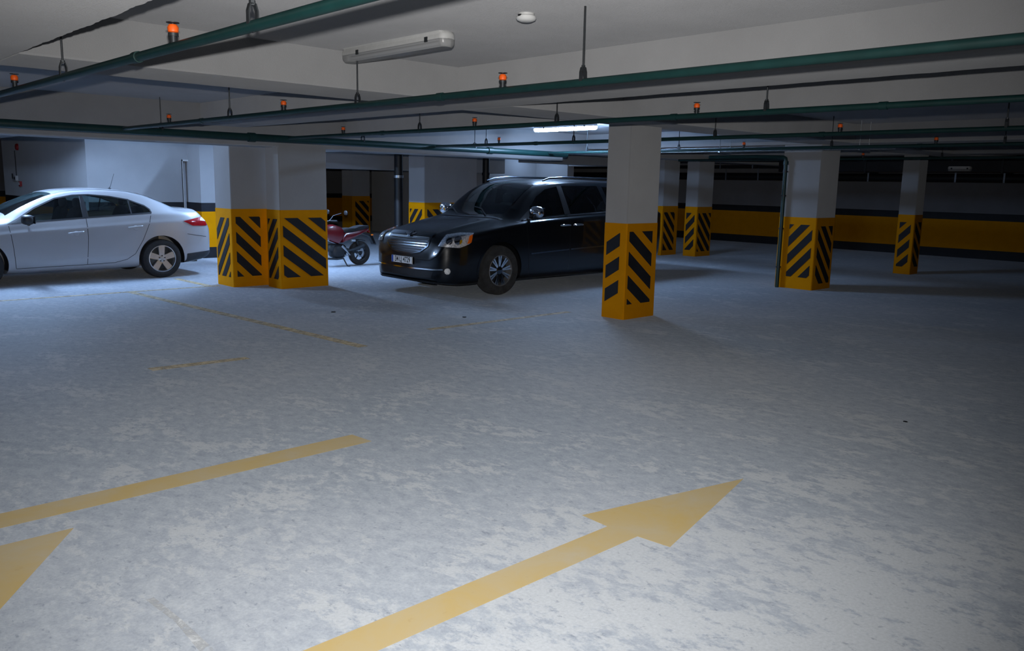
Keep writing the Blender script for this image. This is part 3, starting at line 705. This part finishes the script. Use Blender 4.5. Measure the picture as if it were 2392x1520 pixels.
sed.cut(side_prism(win, -1.3, 1.3))
ws = [(-2.20, -.66), (-2.20, .66), (-1.52, .54), (-1.52, -.54)]; rw = [(-.18, -.50), (-.18, .50), (.36, .56), (.36, -.56)]
sed.cut(MB().prism([(x, y, .95) for x, y in ws], (0, 0, 1)))
sed.cut(MB().prism([(x, y, 1.0) for x, y in [(-.18, -.50), (-.18, .50), (.04, .54), (.04, -.54)]], (0, 0, 1)))
link('body', sed.me, WPAINT, car, 32)
for mi in (False, True):
    g_ = sed.panel(win, 'side', -.006, 40, 12, mi).build('side_window', SGLASS, car, True)
    sed.panel([(-1.17, 1.0), (-1.08, 1.008), (-1.10, 1.36), (-1.16, 1.36)], 'side', .002, 6, 10, mi).build('door_pillar', TRIM, car, True)
    sed.panel([(-.445, 1.05), (-.425, 1.052), (-.425, 1.295), (-.445, 1.295)], 'side', .002, 3, 8, mi).build('window_divider', TRIM, car, True)
    sed.strip([win[0], win[1], win[2]], .022, 'side', .003, mi).build('window_trim', TRIM, car)
    sed.strip([win[2]]+win[3:]+[win[0]], .02, 'side', .003, mi).build('window_trim', TRIM, car)
    sed.panel([(-2.22, .925), (-2.02, .94), (-1.95, 1.07)], 'side', .003, 8, 6, mi).build('mirror_triangle', TRIM, car)
    for seam in ([(-2.20, .90), (-2.17, .6), (-2.15, .27)], [(-1.125, 1.0), (-1.13, .7), (-1.16, .285)], [(-.13, 1.065), (-.17, .93), (-.30, .64), (-.43, .42), (-.56, .335), (-.75, .29)], [(-2.15, .265), (-1.16, .28), (-.75, .29)], [(.44, .72), (.60, .69), (.80, .66)]):
        sed.strip(seam, .008, 'side', .0015, mi).build('panel_seam', TRIM, car)
    sed.strip([(-2.1, .36), (-1.2, .385), (-.62, .40)], .02, 'side', .004, mi).build('door_crease', WPAINT, car)
    for hx, hz in ((-1.30, .785), (-.405, .855)):
        yy = sed.bvh.ray_cast(Vector((hx, -4, hz)), Vector((0, 1, 0)))[0].y
        k = 1 if mi else -1; yy = -abs(yy) if not mi else abs(yy)
        h = MB().tube([(hx-.11, yy, hz-.010), (hx-.085, yy+k*.028, hz-.006), (hx+.085, yy+k*.028, hz+.008), (hx+.11, yy, hz+.012)], [.012, .014, .014, .012], 10).build('door_handle', WPAINT, car, True)
        MB().lathe([(.0, -.004), (.034, -.004), (.042, .006)], (hx, yy+k*.004, hz-.018), 'y', 16).build('handle_cup', WPAINT, h, True)
    sed.panel([(-.50, .935), (-.40, .855), (-.26, .848), (-.13, .85), (-.125, .91), (-.175, 1.0), (-.33, .975)], 'rdiag', .006, 22, 10, mi, ang=35).build('tail_lamp', REDL, car, True)
    sed.panel([(-.26, .935), (-.135, .915), (-.14, .955), (-.18, .992), (-.23, .975)], 'rdiag', .009, 10, 6, mi, ang=35).build('reversing_lens', LENS, car, True)
    sed.panel([(.37, .24), (.97, .30), (.97, .42), (.40, .385)], 'side', .005, 20, 8, mi).build('lower_bumper', TRIM, car, True)
    for x in (0, WBASE):
        arc = [(x+.385*math.cos(a), .33+.385*math.sin(a)) for a in [math.pi*(i/24)*1.10-.05*math.pi for i in range(25)]]
        sed.strip(arc, .02, 'side', .004, mi).build('wheel_arch_lip', WPAINT, car, True)
    for x in (0, WBASE): liner(car, x, .33, .371, .58, .885, 1 if mi else -1)
    for x in (0, WBASE): wheel(car, x, (.80 if mi else -.80), SR, .20, .222, 'five', 1 if mi else -1)
    # headlamp (nose is out of the frame)
    sed.panel([(-1.95, .62), (-1.75, .60), (-1.5, .70), (-1.6, .78)], 'diag', .005, 12, 6, mi).build('headlamp', LENS, car, True)
sed.panel([(.02, -.55), (.36, -.60), (.36, .60), (.02, .55)], 'top', .004, 14, 14).build('rear_window_base', SGLASS, car, True)
sed.panel(rw, 'top', .003, 18, 14).build('rear_window', SGLASS, car, True)
sed.panel(ws, 'top', -.004, 18, 18).build('windscreen', SGLASS, car, True)
for s_ in (-1, 1): sed.strip([(-1.52, s_*.545), (-1.0, s_*.55), (-.5, s_*.545), (-.18, s_*.52)], .012, 'top', .002).build('roof_groove', TRIM, car)
sed.panel([(-.30, .30), (.30, .30), (.30, .44), (-.30, .44)], 'rear', .006, 10, 4).build('rear_diffuser', TRIM, car)
sed.panel([(-.26, .68), (.26, .68), (.26, .79), (-.26, .79)], 'rear', .008, 8, 4).build('rear_plate', PLATEW, car)
for k in (-1, 1):
    mirror_part(sed, car, -1.98, k*1.0, .995, TRIM, k, (.085, .10, .075), .14)
an = MB().lathe([(.03, 0), (.03, .008), (.012, .02), (.007, .03)], (-.52, -.10, 1.445), 'z', 12).build('antenna', TRIM, car, True)
MB().tube([(-.52, -.10, 1.46), (-.50, -.10, 1.50), (-.44, -.11, 1.70)], [.006, .004, .0025], 8).build('antenna_whip', TRIM, an, True)
seat(car, -1.55, -.38, .42); seat(car, -1.55, .38, .42); seat(car, -.60, -.36, .44); seat(car, -.60, .36, .44)
MB().box(-2.10, -1.85, -.72, .72, .55, .93).build('dashboard', SEAT, car)
MB().box(-3.2, .7, -.60, .60, .22, .40).build('floor_pan', TRIM, car)

# ---- black minivan (local x = 0 at the front axle, nose towards -x, near side -y)
def sec_van(p):
    w = p['w']
    return [(0, p['zb']), (w*.86, p['zb']), (w*.95, p['zb']+(p['zbelt']-p['zb'])*.06), (w*.985, p['zb']+(p['zbelt']-p['zb'])*.25), (w, p['zb']+(p['zbelt']-p['zb'])*.52), (w*.995, p['zb']+(p['zbelt']-p['zb'])*.82), (w*.985, p['zb']+(p['zbelt']-p['zb'])*.955), (p['wb'], p['zbelt']), (p['wr'], p['zr']), (p['wr']*.84, p['zr']+(p['zt']-p['zr'])*.68), (p['wr']*.45, p['zr']+(p['zt']-p['zr'])*.95), (0, p['zt'])]
TV = dict(
 w=[(-1.05, .60), (-1.03, .72), (-.98, .80), (-.88, .875), (-.72, .93), (-.45, .965), (0, .98), (.6, .985), (3.4, .985), (3.85, .95), (4.05, .86)],
 zb=[(-1.05, .28), (-1.0, .22), (-.6, .18), (-.2, .19), (3.2, .20), (3.8, .27), (4.05, .36)],
 zbelt=[(-1.05, .56), (-1.02, .66), (-.97, .78), (-.88, .87), (-.7, .925), (-.4, .985), (0, 1.045), (.5, 1.10), (1.4, 1.155), (2.4, 1.20), (3.6, 1.235), (4.05, 1.22)],
 wb=[(-1.05, .52), (-1.02, .62), (-.97, .70), (-.88, .76), (-.6, .83), (-.2, .88), (.5, .925), (3.4, .925), (3.9, .87), (4.05, .78)],
 wr=[(-1.05, .45), (-.97, .58), (-.85, .64), (-.4, .72), (.1, .80), (.35, .82), (.7, .77), (1.0, .725), (1.5, .715), (3.4, .71), (4.05, .62)],
 zr=[(-1.05, .60), (-1.02, .72), (-.97, .83), (-.88, .90), (-.7, .955), (-.4, 1.015), (0, 1.085), (.30, 1.145), (.6, 1.365), (.85, 1.53), (1.05, 1.615), (1.3, 1.66), (2.2, 1.69), (3.3, 1.68), (3.8, 1.60), (4.05, 1.36)],
 zt=[(-1.05, .62), (-1.02, .76), (-.97, .865), (-.88, .925), (-.7, .985), (-.4, 1.055), (0, 1.13), (.18, 1.165), (.5, 1.385), (.8, 1.585), (1.0, 1.675), (1.25, 1.72), (2.0, 1.755), (3.2, 1.745), (3.75, 1.68), (4.05, 1.42)])
vn = Car(TV, sec_van, frange([(-1.05, -.85, 10), (-.85, .1, 12), (.1, 1.3, 18), (1.3, 3.4, 14), (3.4, 4.05, 9)]))
VX, VY, VR = 8.38, 10.08, .372
van = empty('black_minivan', (VX, VY, 0)); tag(van, 'black minivan with chrome mirrors behind the nearest striped column', 'car')
VWB = 3.0
arch = MB()
for x in (0, VWB):
    for k in (-1, 1): arch.add(*(lambda m: (m.v, m.f))(MB().cyl((x, k*.66, .375), (x, k*1.3, .375), .43, 40)))
vn.cut(arch)
cav = MB(); rg = []
for i in range(20):
    x = .42+i*(3.7-.42)/19; q = {k: f(x) for k, f in vn.f.items()}
    top = max(q['zr']-.05, q['zbelt']+.0); half = [(0, .45), (.80, .45), (.84, .9), (q['wb']-.06, q['zbelt']-.02), (q['wr']-.05, top), (0, max(q['zt']-.05, top+.004))]
    rg.append([(x, -a, b) for a, b in half]+[(x, a, b) for a, b in half[-2:0:-1]])
n_ = len(rg[0]); cav.v = [p for r_ in rg for p in r_]; cav.f = [(i*n_+j, i*n_+(j+1) % n_, (i+1)*n_+(j+1) % n_, (i+1)*n_+j) for i in range(19) for j in range(n_)]+[tuple(range(n_)), tuple(range(19*n_, 20*n_))]
vn.cut(cav)
VW1 = [(.60, 1.145), (1.45, 1.19), (1.40, 1.63), (1.12, 1.58), (.90, 1.47), (.70, 1.30)]
VW2 = [(1.55, 1.195), (2.50, 1.24), (2.38, 1.65), (1.50, 1.64)]
VW3 = [(2.60, 1.245), (3.55, 1.29), (3.45, 1.58), (2.50, 1.64)]
for p_ in (VW1, VW2, VW3): vn.cut(side_prism(p_, -1.4, 1.4))
vws = [(.30, -.70), (.18, 0), (.30, .70), (1.0, .62), (1.04, 0), (1.0, -.62)]
vn.cut(MB().prism([(x, y, 1.0) for x, y in [(.46, -.70), (.46, .70), (1.0, .62), (1.0, -.62)]], (0, 0, 1)))
link('body', vn.me, KPAINT, van, 32)
vn.panel(vws, 'top', .003, 22, 20).build('windscreen', SGLASS, van, True)
vn.strip([(.16, -.80), (.10, -.4), (.08, 0), (.10, .4), (.16, .80)], .05, 'top', .006).build('wiper_cowl', TRIM, van)
for y in (-.45, .25):
    w_ = vn.strip([(.16, y), (.33, y+.30), (.36, y+.5)], .018, 'top', .02).build('wiper', TRIM, van)
for mi in (False, True):
    k = 1 if mi else -1
    for p_, gm in ((VW1, SGLASS), (VW2, VGLASS), (VW3, VGLASS)): vn.panel(p_, 'side', -.006, 26, 10, mi).build('side_window', gm, van, True)
    vn.panel([(1.42, 1.19), (1.56, 1.197), (1.51, 1.64), (1.40, 1.63)], 'side', .003, 6, 10, mi).build('door_pillar', TRIM, van, True)
    vn.panel([(.42, 1.11), (.64, 1.14), (.72, 1.30)], 'side', .003, 8, 6, mi).build('mirror_triangle', TRIM, van)
    vn.strip([(.34, 1.085), (.55, 1.115), (1.45, 1.175), (2.55, 1.225), (3.6, 1.26)], .014, 'side', .004, mi).build('belt_trim', CHROME, van)
    vn.strip([(.62, .60), (1.48, .635)], .022, 'side', .008, mi).build('side_moulding', DKCHROME, van)
    vn.strip([(1.52, .637), (2.55, .665)], .022, 'side', .008, mi).build('side_moulding', DKCHROME, van)
    for seam in ([(.52, 1.08), (.56, .7), (.60, .26)], [(1.50, 1.17), (1.50, .7), (1.50, .25)], [(2.56, 1.22), (2.56, .26)], [(.60, .255), (1.5, .25), (2.56, .26)]):
        vn.strip(seam, .009, 'side', .0015, mi).build('panel_seam', TRIM, van)
    for hx, hz in ((1.38, 1.02), (1.68, 1.025)):
        yy = k*abs(vn.bvh.ray_cast(Vector((hx, -4, hz)), Vector((0, 1, 0)))[0].y)
        MB().tube([(hx-.11, yy, hz), (hx-.085, yy+k*.032, hz+.002), (hx+.085, yy+k*.032, hz+.004), (hx+.11, yy, hz+.006)], [.013, .016, .016, .013], 10).build('door_handle', CHROME, van, True)
    hl = [(-.20, .755), (-.15, .84), (-.095, .915), (.10, .945), (.30, .945), (.262, .80), (.19, .765), (.11, .735), (-.02, .745)]
    H = vn.panel(hl, 'diag', .004, 30, 10, mi).build('headlamp', LENS, van, True)
    for u, z, r_ in ((-.04, .835, .052), (.085, .84, .058)):
        c_ = vn.panel([(u+r_*math.cos(a), z+r_*math.sin(a)) for a in [i*math.pi/8+.01 for i in range(16)]], 'diag', .012, 12, 6, mi).build('reflector_bowl', CHROME, H, True)
    vn.panel([(.205, .79), (.262, .805), (.288, .925), (.235, .90), (.222, .84)], 'diag', .013, 10, 6, mi).build('turn_lamp', AMBER, H, True)
    vn.panel(hl, 'diag', .02, 30, 10, mi).build('lamp_cover', LENSCOVER, H, True)
    arc = [(.44*math.cos(a), .375+.44*math.sin(a)) for a in [math.pi*(i/24)*1.12-.06*math.pi for i in range(25)]]
    vn.strip(arc, .03, 'side', .006, mi).build('wheel_arch_lip', KPAINT, van, True)
    for x in (0, VWB): liner(van, x, .375, .426, .62, .955, 1 if mi else -1)
    for x in (0, VWB): wheel(van, x, k*.87, VR, .215, .235, 'chrome', k, DUSTRUB)
    fog = vn.panel([(.0+.045*math.cos(a)-.06, .40+.045*math.sin(a)) for a in [i*math.pi/8+.01 for i in range(16)]], 'diag', .008, 10, 6, mi).build('fog_lamp', LENS, van, True)
    MB().tube([(1.15, k*.665, 1.715), (1.3, k*.66, 1.755), (1.6, k*.66, 1.775), (3.0, k*.655, 1.775), (3.3, k*.65, 1.735)], [.012, .018, .018, .018, .012], 10).build('roof_rail', DKCHROME, van, True)
    m_ = mirror_part(vn, van, .60, k*1.10, 1.235, CHROME, k, (.085, .125, .095), .17)
# grille
gp = [(.52, .915), (.50, .74), (.36, .655), (.18, .625), (0, .62), (-.18, .625), (-.36, .655), (-.50, .74), (-.52, .915)]
G = vn.panel(gp, 'front', .004, 34, 12).build('grille', TRIM, van, True)
vn.strip([(.52, .915), (.50, .74), (.36, .655), (.18, .625), (0, .62), (-.18, .625), (-.36, .655), (-.50, .74), (-.52, .915)], .020, 'front', .012).build('grille_surround', DKCHROME, G, True)
vn.panel([(.52, .875), (.52, .925), (-.52, .925), (-.52, .875)], 'front', .012, 30, 4).build('grille_header', DKCHROME, G, True)
for i in range(6):
    z = .665+i*.036; hw = .37+.12*min(1, (z-.655)/.09)
    vn.strip([(hw, z), (0, z-.004), (-hw, z)], .012, 'front', .016).build('grille_bar', DKCHROME, G, True)
bd = vn.panel([(.045*math.cos(a), .885+.045*math.sin(a)) for a in [i*math.pi/8+.01 for i in range(16)]], 'front', .02, 10, 6).build('badge', DKCHROME, van, True)
vn.panel([(.02*math.cos(a), .885+.02*math.sin(a)) for a in [i*math.pi/6+.01 for i in range(12)]], 'front', .026, 8, 5).build('badge_centre', CHROME, bd, True)
for s_ in (-1, 1): vn.panel([(s_*.045, .872), (s_*.045, .90), (s_*.13, .905), (s_*.11, .885)], 'front', .018, 6, 3).build('badge_wing', CHROME, bd)
# bumper: chrome strip, lower intake, splitter
vn.strip([(.80, .425), (.66, .415), (.3, .405), (0, .40), (-.3, .405), (-.66, .415), (-.80, .425)], .018, 'front', .010).build('bumper_strip', CHROME, van, True)
vn.panel([(.62, .29), (.66, .39), (0, .385), (-.66, .39), (-.62, .29), (0, .275)], 'front', .004, 30, 6).build('lower_intake', TRIM, van, True)
vn.strip([(.70, .235), (0, .225), (-.70, .235)], .03, 'front', .02).build('splitter', TRIM, van)
MB().box(-.9, 3.4, -.66, .66, .20, .42).build('floor_pan', TRIM, van)
seat(van, 1.0, -.42, .62); seat(van, 1.0, .42, .62); seat(van, 2.1, -.42, .62); seat(van, 2.1, .42, .62)
MB().box(.46, .75, -.80, .80, .7, 1.07).build('dashboard', SEAT, van)
MB().lathe([(.17, 0), (.185, .012), (.17, .024), (.155, .012)], (.86, -.42, 1.06), 'x', 24, True).build('steering_wheel', TRIM, van, True)
MB().blob((1.0, 0, 1.60), (.02, .12, .035), 12, 6, .7).build('rear_view_mirror', TRIM, van, True)
# number plate with its characters
PY, PZ = .06, .512
hit = vn.bvh.ray_cast(Vector((-9, PY, PZ)), Vector((1, 0, 0)))[0].x
np_ = MB().box(hit-.028, hit-.018, PY-.26, PY+.26, PZ-.055, PZ+.055).build('number_plate', PLATEW, van)
MB().box(hit-.020, hit+.03, PY-.2, PY+.2, PZ-.05, PZ+.05).build('plate_bracket', TRIM, np_)
MB().box(hit-.0295, hit-.028, PY+.215, PY+.255, PZ-.05, PZ+.05).build('blue_strip', PLATEB, np_)
for yy0, yy1, zz0, zz1 in ((PY-.26, PY+.26, PZ+.050, PZ+.055), (PY-.26, PY+.26, PZ-.055, PZ-.050), (PY-.26, PY-.256, PZ-.055, PZ+.055)):
    MB().box(hit-.0295, hit-.028, yy0, yy1, zz0, zz1).build('plate_border', TRIM, np_)
def text_mesh(txt, size, sx, m, parent, name):
    cu = bpy.data.curves.new('t', 'FONT'); cu.body = txt; cu.size = size; cu.align_x = 'CENTER'; cu.align_y = 'CENTER'; cu.extrude = .0006; cu.offset = .0014
    o = bpy.data.objects.new('t', cu); COL.objects.link(o); dg = bpy.context.evaluated_depsgraph_get(); dg.update()
    me = bpy.data.meshes.new_from_object(o.evaluated_get(dg)); bpy.data.objects.remove(o)
    for v in me.vertices:   # reads from -x: text right is -y, up is z
        x, y, z = v.co; v.co = (-z, -x*sx, y)
    return link(name, me, m, parent)
tx = text_mesh('34 LJ 4729', .112, .80, BLK, np_, 'plate_characters'); tx.location = (hit-.0288, PY-.022, PZ)

# ---------------------------------------------------------------- motorcycle
bk = empty('motorcycle', (9.15, 14.15, 0)); tag(bk, 'small red motorcycle parked between the striped pair and the minivan', 'motorcycle')
def bike_wheel(x, lab='wheel'):
    o = empty(lab, (x, 0, .24)); o.parent = bk
    MB().lathe([(.15, -.05), (.19, -.062), (.225, -.05), (.24, -.02), (.24, .02), (.225, .05), (.19, .062), (.15, .05)], (0, 0, 0), 'y', 36).build('tyre', DUSTRUB, o, True)
    MB().lathe([(.15, -.045), (.138, -.04), (.138, .04), (.15, .045)], (0, 0, 0), 'y', 36).build('rim', TRIM, o, True)
    for i in range(5):
        a = i*2*math.pi/5+.3; MB().tube([(.03*math.cos(a), 0, .03*math.sin(a)), (.142*math.cos(a), 0, .142*math.sin(a))], [.016, .011], 8).build('spoke', TRIM, o, True)
    MB().lathe([(0, -.05), (.04, -.05), (.04, .05), (0, .05)], (0, 0, 0), 'y', 16).build('hub', TRIM, o, True)
    MB().lathe([(.05, -.055), (.08, -.055), (.08, -.05), (.05, -.05)], (0, 0, 0), 'y', 24, True).build('brake_disc', GALV, o)
    return o
bike_wheel(0); bike_wheel(-1.2)
for s_ in (-1, 1): MB().tube([(-.42, s_*.075, .36), (-.2, s_*.085, .29), (0, s_*.085, .24)], [.026, .022, .018], 10).build('swing_arm', STEEL, bk, True)
for s_ in (-1, 1): MB().tube([(-.93, s_*.085, .86), (-1.08, s_*.085, .55), (-1.2, s_*.085, .24)], [.022, .022, .026], 10).build('fork_leg', GALV, bk, True)
MB().blob((-.50, 0, .30), (.17, .13, .14), 14, 8, .6).build('engine', TRIM, bk, True)
MB().blob((-.62, 0, .36), (.10, .10, .09), 12, 6, .7).build('cylinder', STEEL, bk, True)
def hull2(polys, name, m):   # side outlines at several y: [(y, [(x,z)...])]
    mb = MB(); k = len(polys[0][1])
    mb.v = [(x, y, z) for y, p in polys for x, z in p]
    mb.f = [(i*k+j, i*k+(j+1) % k, (i+1)*k+(j+1) % k, (i+1)*k+j) for i in range(len(polys)-1) for j in range(k)]+[tuple(range(k)), tuple(range((len(polys)-1)*k, len(polys)*k))]
    return mb.build(name, m, bk, 50)
def inset(p, f, c=None):
    cx = sum(a for a, b in p)/len(p); cz = sum(b for a, b in p)/len(p); return [(cx+(a-cx)*f, cz+(b-cz)*f) for a, b in p]
tank = [(-.40, .70), (-.46, .77), (-.62, .82), (-.80, .80), (-.88, .70), (-.82, .58), (-.70, .50), (-.52, .44), (-.44, .52)]
hull2([(-.13, inset(tank, .72)), (-.115, inset(tank, .92)), (-.06, tank), (.06, tank), (.115, inset(tank, .92)), (.13, inset(tank, .72))], 'tank_fairing', REDP)
tail = [(-.44, .66), (.06, .72), (.20, .735), (.17, .69), (0, .62), (-.30, .50), (-.44, .46)]
hull2([(-.10, inset(tail, .75)), (-.085, inset(tail, .95)), (-.04, tail), (.04, tail), (.085, inset(tail, .95)), (.10, inset(tail, .75))], 'tail_fairing', REDP)
st_ = [(-.46, .70), (-.40, .735), (-.28, .745), (-.16, .74), (-.06, .775), (.08, .795), (.18, .785), (.17, .745), (.0, .70), (-.25, .655), (-.40, .655)]
hull2([(-.12, inset(st_, .8)), (-.105, inset(st_, .96)), (-.05, st_), (.05, st_), (.105, inset(st_, .96)), (.12, inset(st_, .8))], 'seat', SEAT)
MB().tube([(-.24, -.10, .50), (-.16, -.105, .50)], .03, 10).build('side_badge', GALV, bk, True)
hs = MB().blob((-.98, 0, .78), (.08, .10, .10), 14, 8, .8).build('headlamp', TRIM, bk, True)
hb = MB().tube([(-.72, -.36, .90), (-.80, -.22, .90), (-.88, -.08, .86), (-.88, .08, .86), (-.80, .22, .90), (-.72, .36, .90)], .012, 10).build('handlebar', STEEL, bk, True)
for s_ in (-1, 1):
    MB().tube([(-.78, s_*.25, .90), (-.715, s_*.37, .90)], .018, 10).build('grip', RUBBER, hb, True)
    ms = MB().tube([(-.79, s_*.22, .91), (-.74, s_*.27, 1.00), (-.60, s_*.32, 1.045)], .007, 8).build('mirror_stalk', CHROME, bk, True)
    MB().blob((-.50, s_*.33, 1.05), (.018, .062, .045), 14, 8, .8).build('mirror_head', TRIM, ms, True)
MB().blob((-.84, 0, .93), (.05, .06, .035), 12, 6, .7).build('instrument', TRIM, bk, True)
MB().tube([(-.46, -.10, .40), (-.40, -.12, .34), (-.30, -.13, .22), (-.42, -.12, .22)], [.03, .028, .022, .015], 8).build('footrest_bracket', GALV, bk, True)
MB().tube([(-.36, -.11, .30), (-.16, -.13, .33), (.02, -.14, .40)], [.02, .034, .038], 12).build('silencer', STEEL, bk, True)
MB().tube([(-.44, -.10, .18), (-.38, -.16, .02), (-.365, -.18, .006), (-.33, -.19, .006)], [.013, .012, .014, .012], 8).build('kickstand', STEEL, bk, True)
MB().tube([(-.85, -.07, .17), (-.55, -.08, .15), (-.42, -.09, .16)], [.02, .02, .02], 8).build('exhaust_pipe', STEEL, bk, True)
MB().tube([(-.10, -.07, .50), (-.06, -.07, .38), (-.03, -.07, .31)], [.02, .03, .015], 10).build('shock_absorber', STEEL, bk, True)
pf = hull2([(-.05, [(.06, .66), (.26, .62), (.36, .42), (.32, .42), (.22, .57), (.06, .62)]), (.05, [(.06, .66), (.26, .62), (.36, .42), (.32, .42), (.22, .57), (.06, .62)])], 'tail_bracket', TRIM)
MB().prism([(.25, -.09, .60), (.35, -.09, .40), (.355, -.09, .403), (.255, -.09, .603)], (0, .18, 0)).build('number_plate_back', TRIM, bk)
MB().blob((.215, 0, .665), (.03, .05, .025), 10, 6, .7).build('tail_lamp', REDL, bk, True)
for s_ in (-1, 1): MB().blob((.24, s_*.11, .60), (.03, .03, .018), 10, 6).build('indicator', AMBER, bk, True)
fd = [(.27*math.cos(a), .24+.27*math.sin(a)) for a in [math.pi*(.35+.03*i) for i in range(12)]]
hull2([(-.05, fd+[(x*.96, .24+(z-.24)*.96) for x, z in fd[::-1]]), (.05, fd+[(x*.96, .24+(z-.24)*.96) for x, z in fd[::-1]])], 'rear_mudguard', TRIM)
hull2([(-.055, [(-1.2+x, z) for x, z in fd]+[(-1.2+x*.96, .24+(z-.24)*.96) for x, z in fd[::-1]]), (.055, [(-1.2+x, z) for x, z in fd]+[(-1.2+x*.96, .24+(z-.24)*.96) for x, z in fd[::-1]])], 'front_mudguard', REDP)
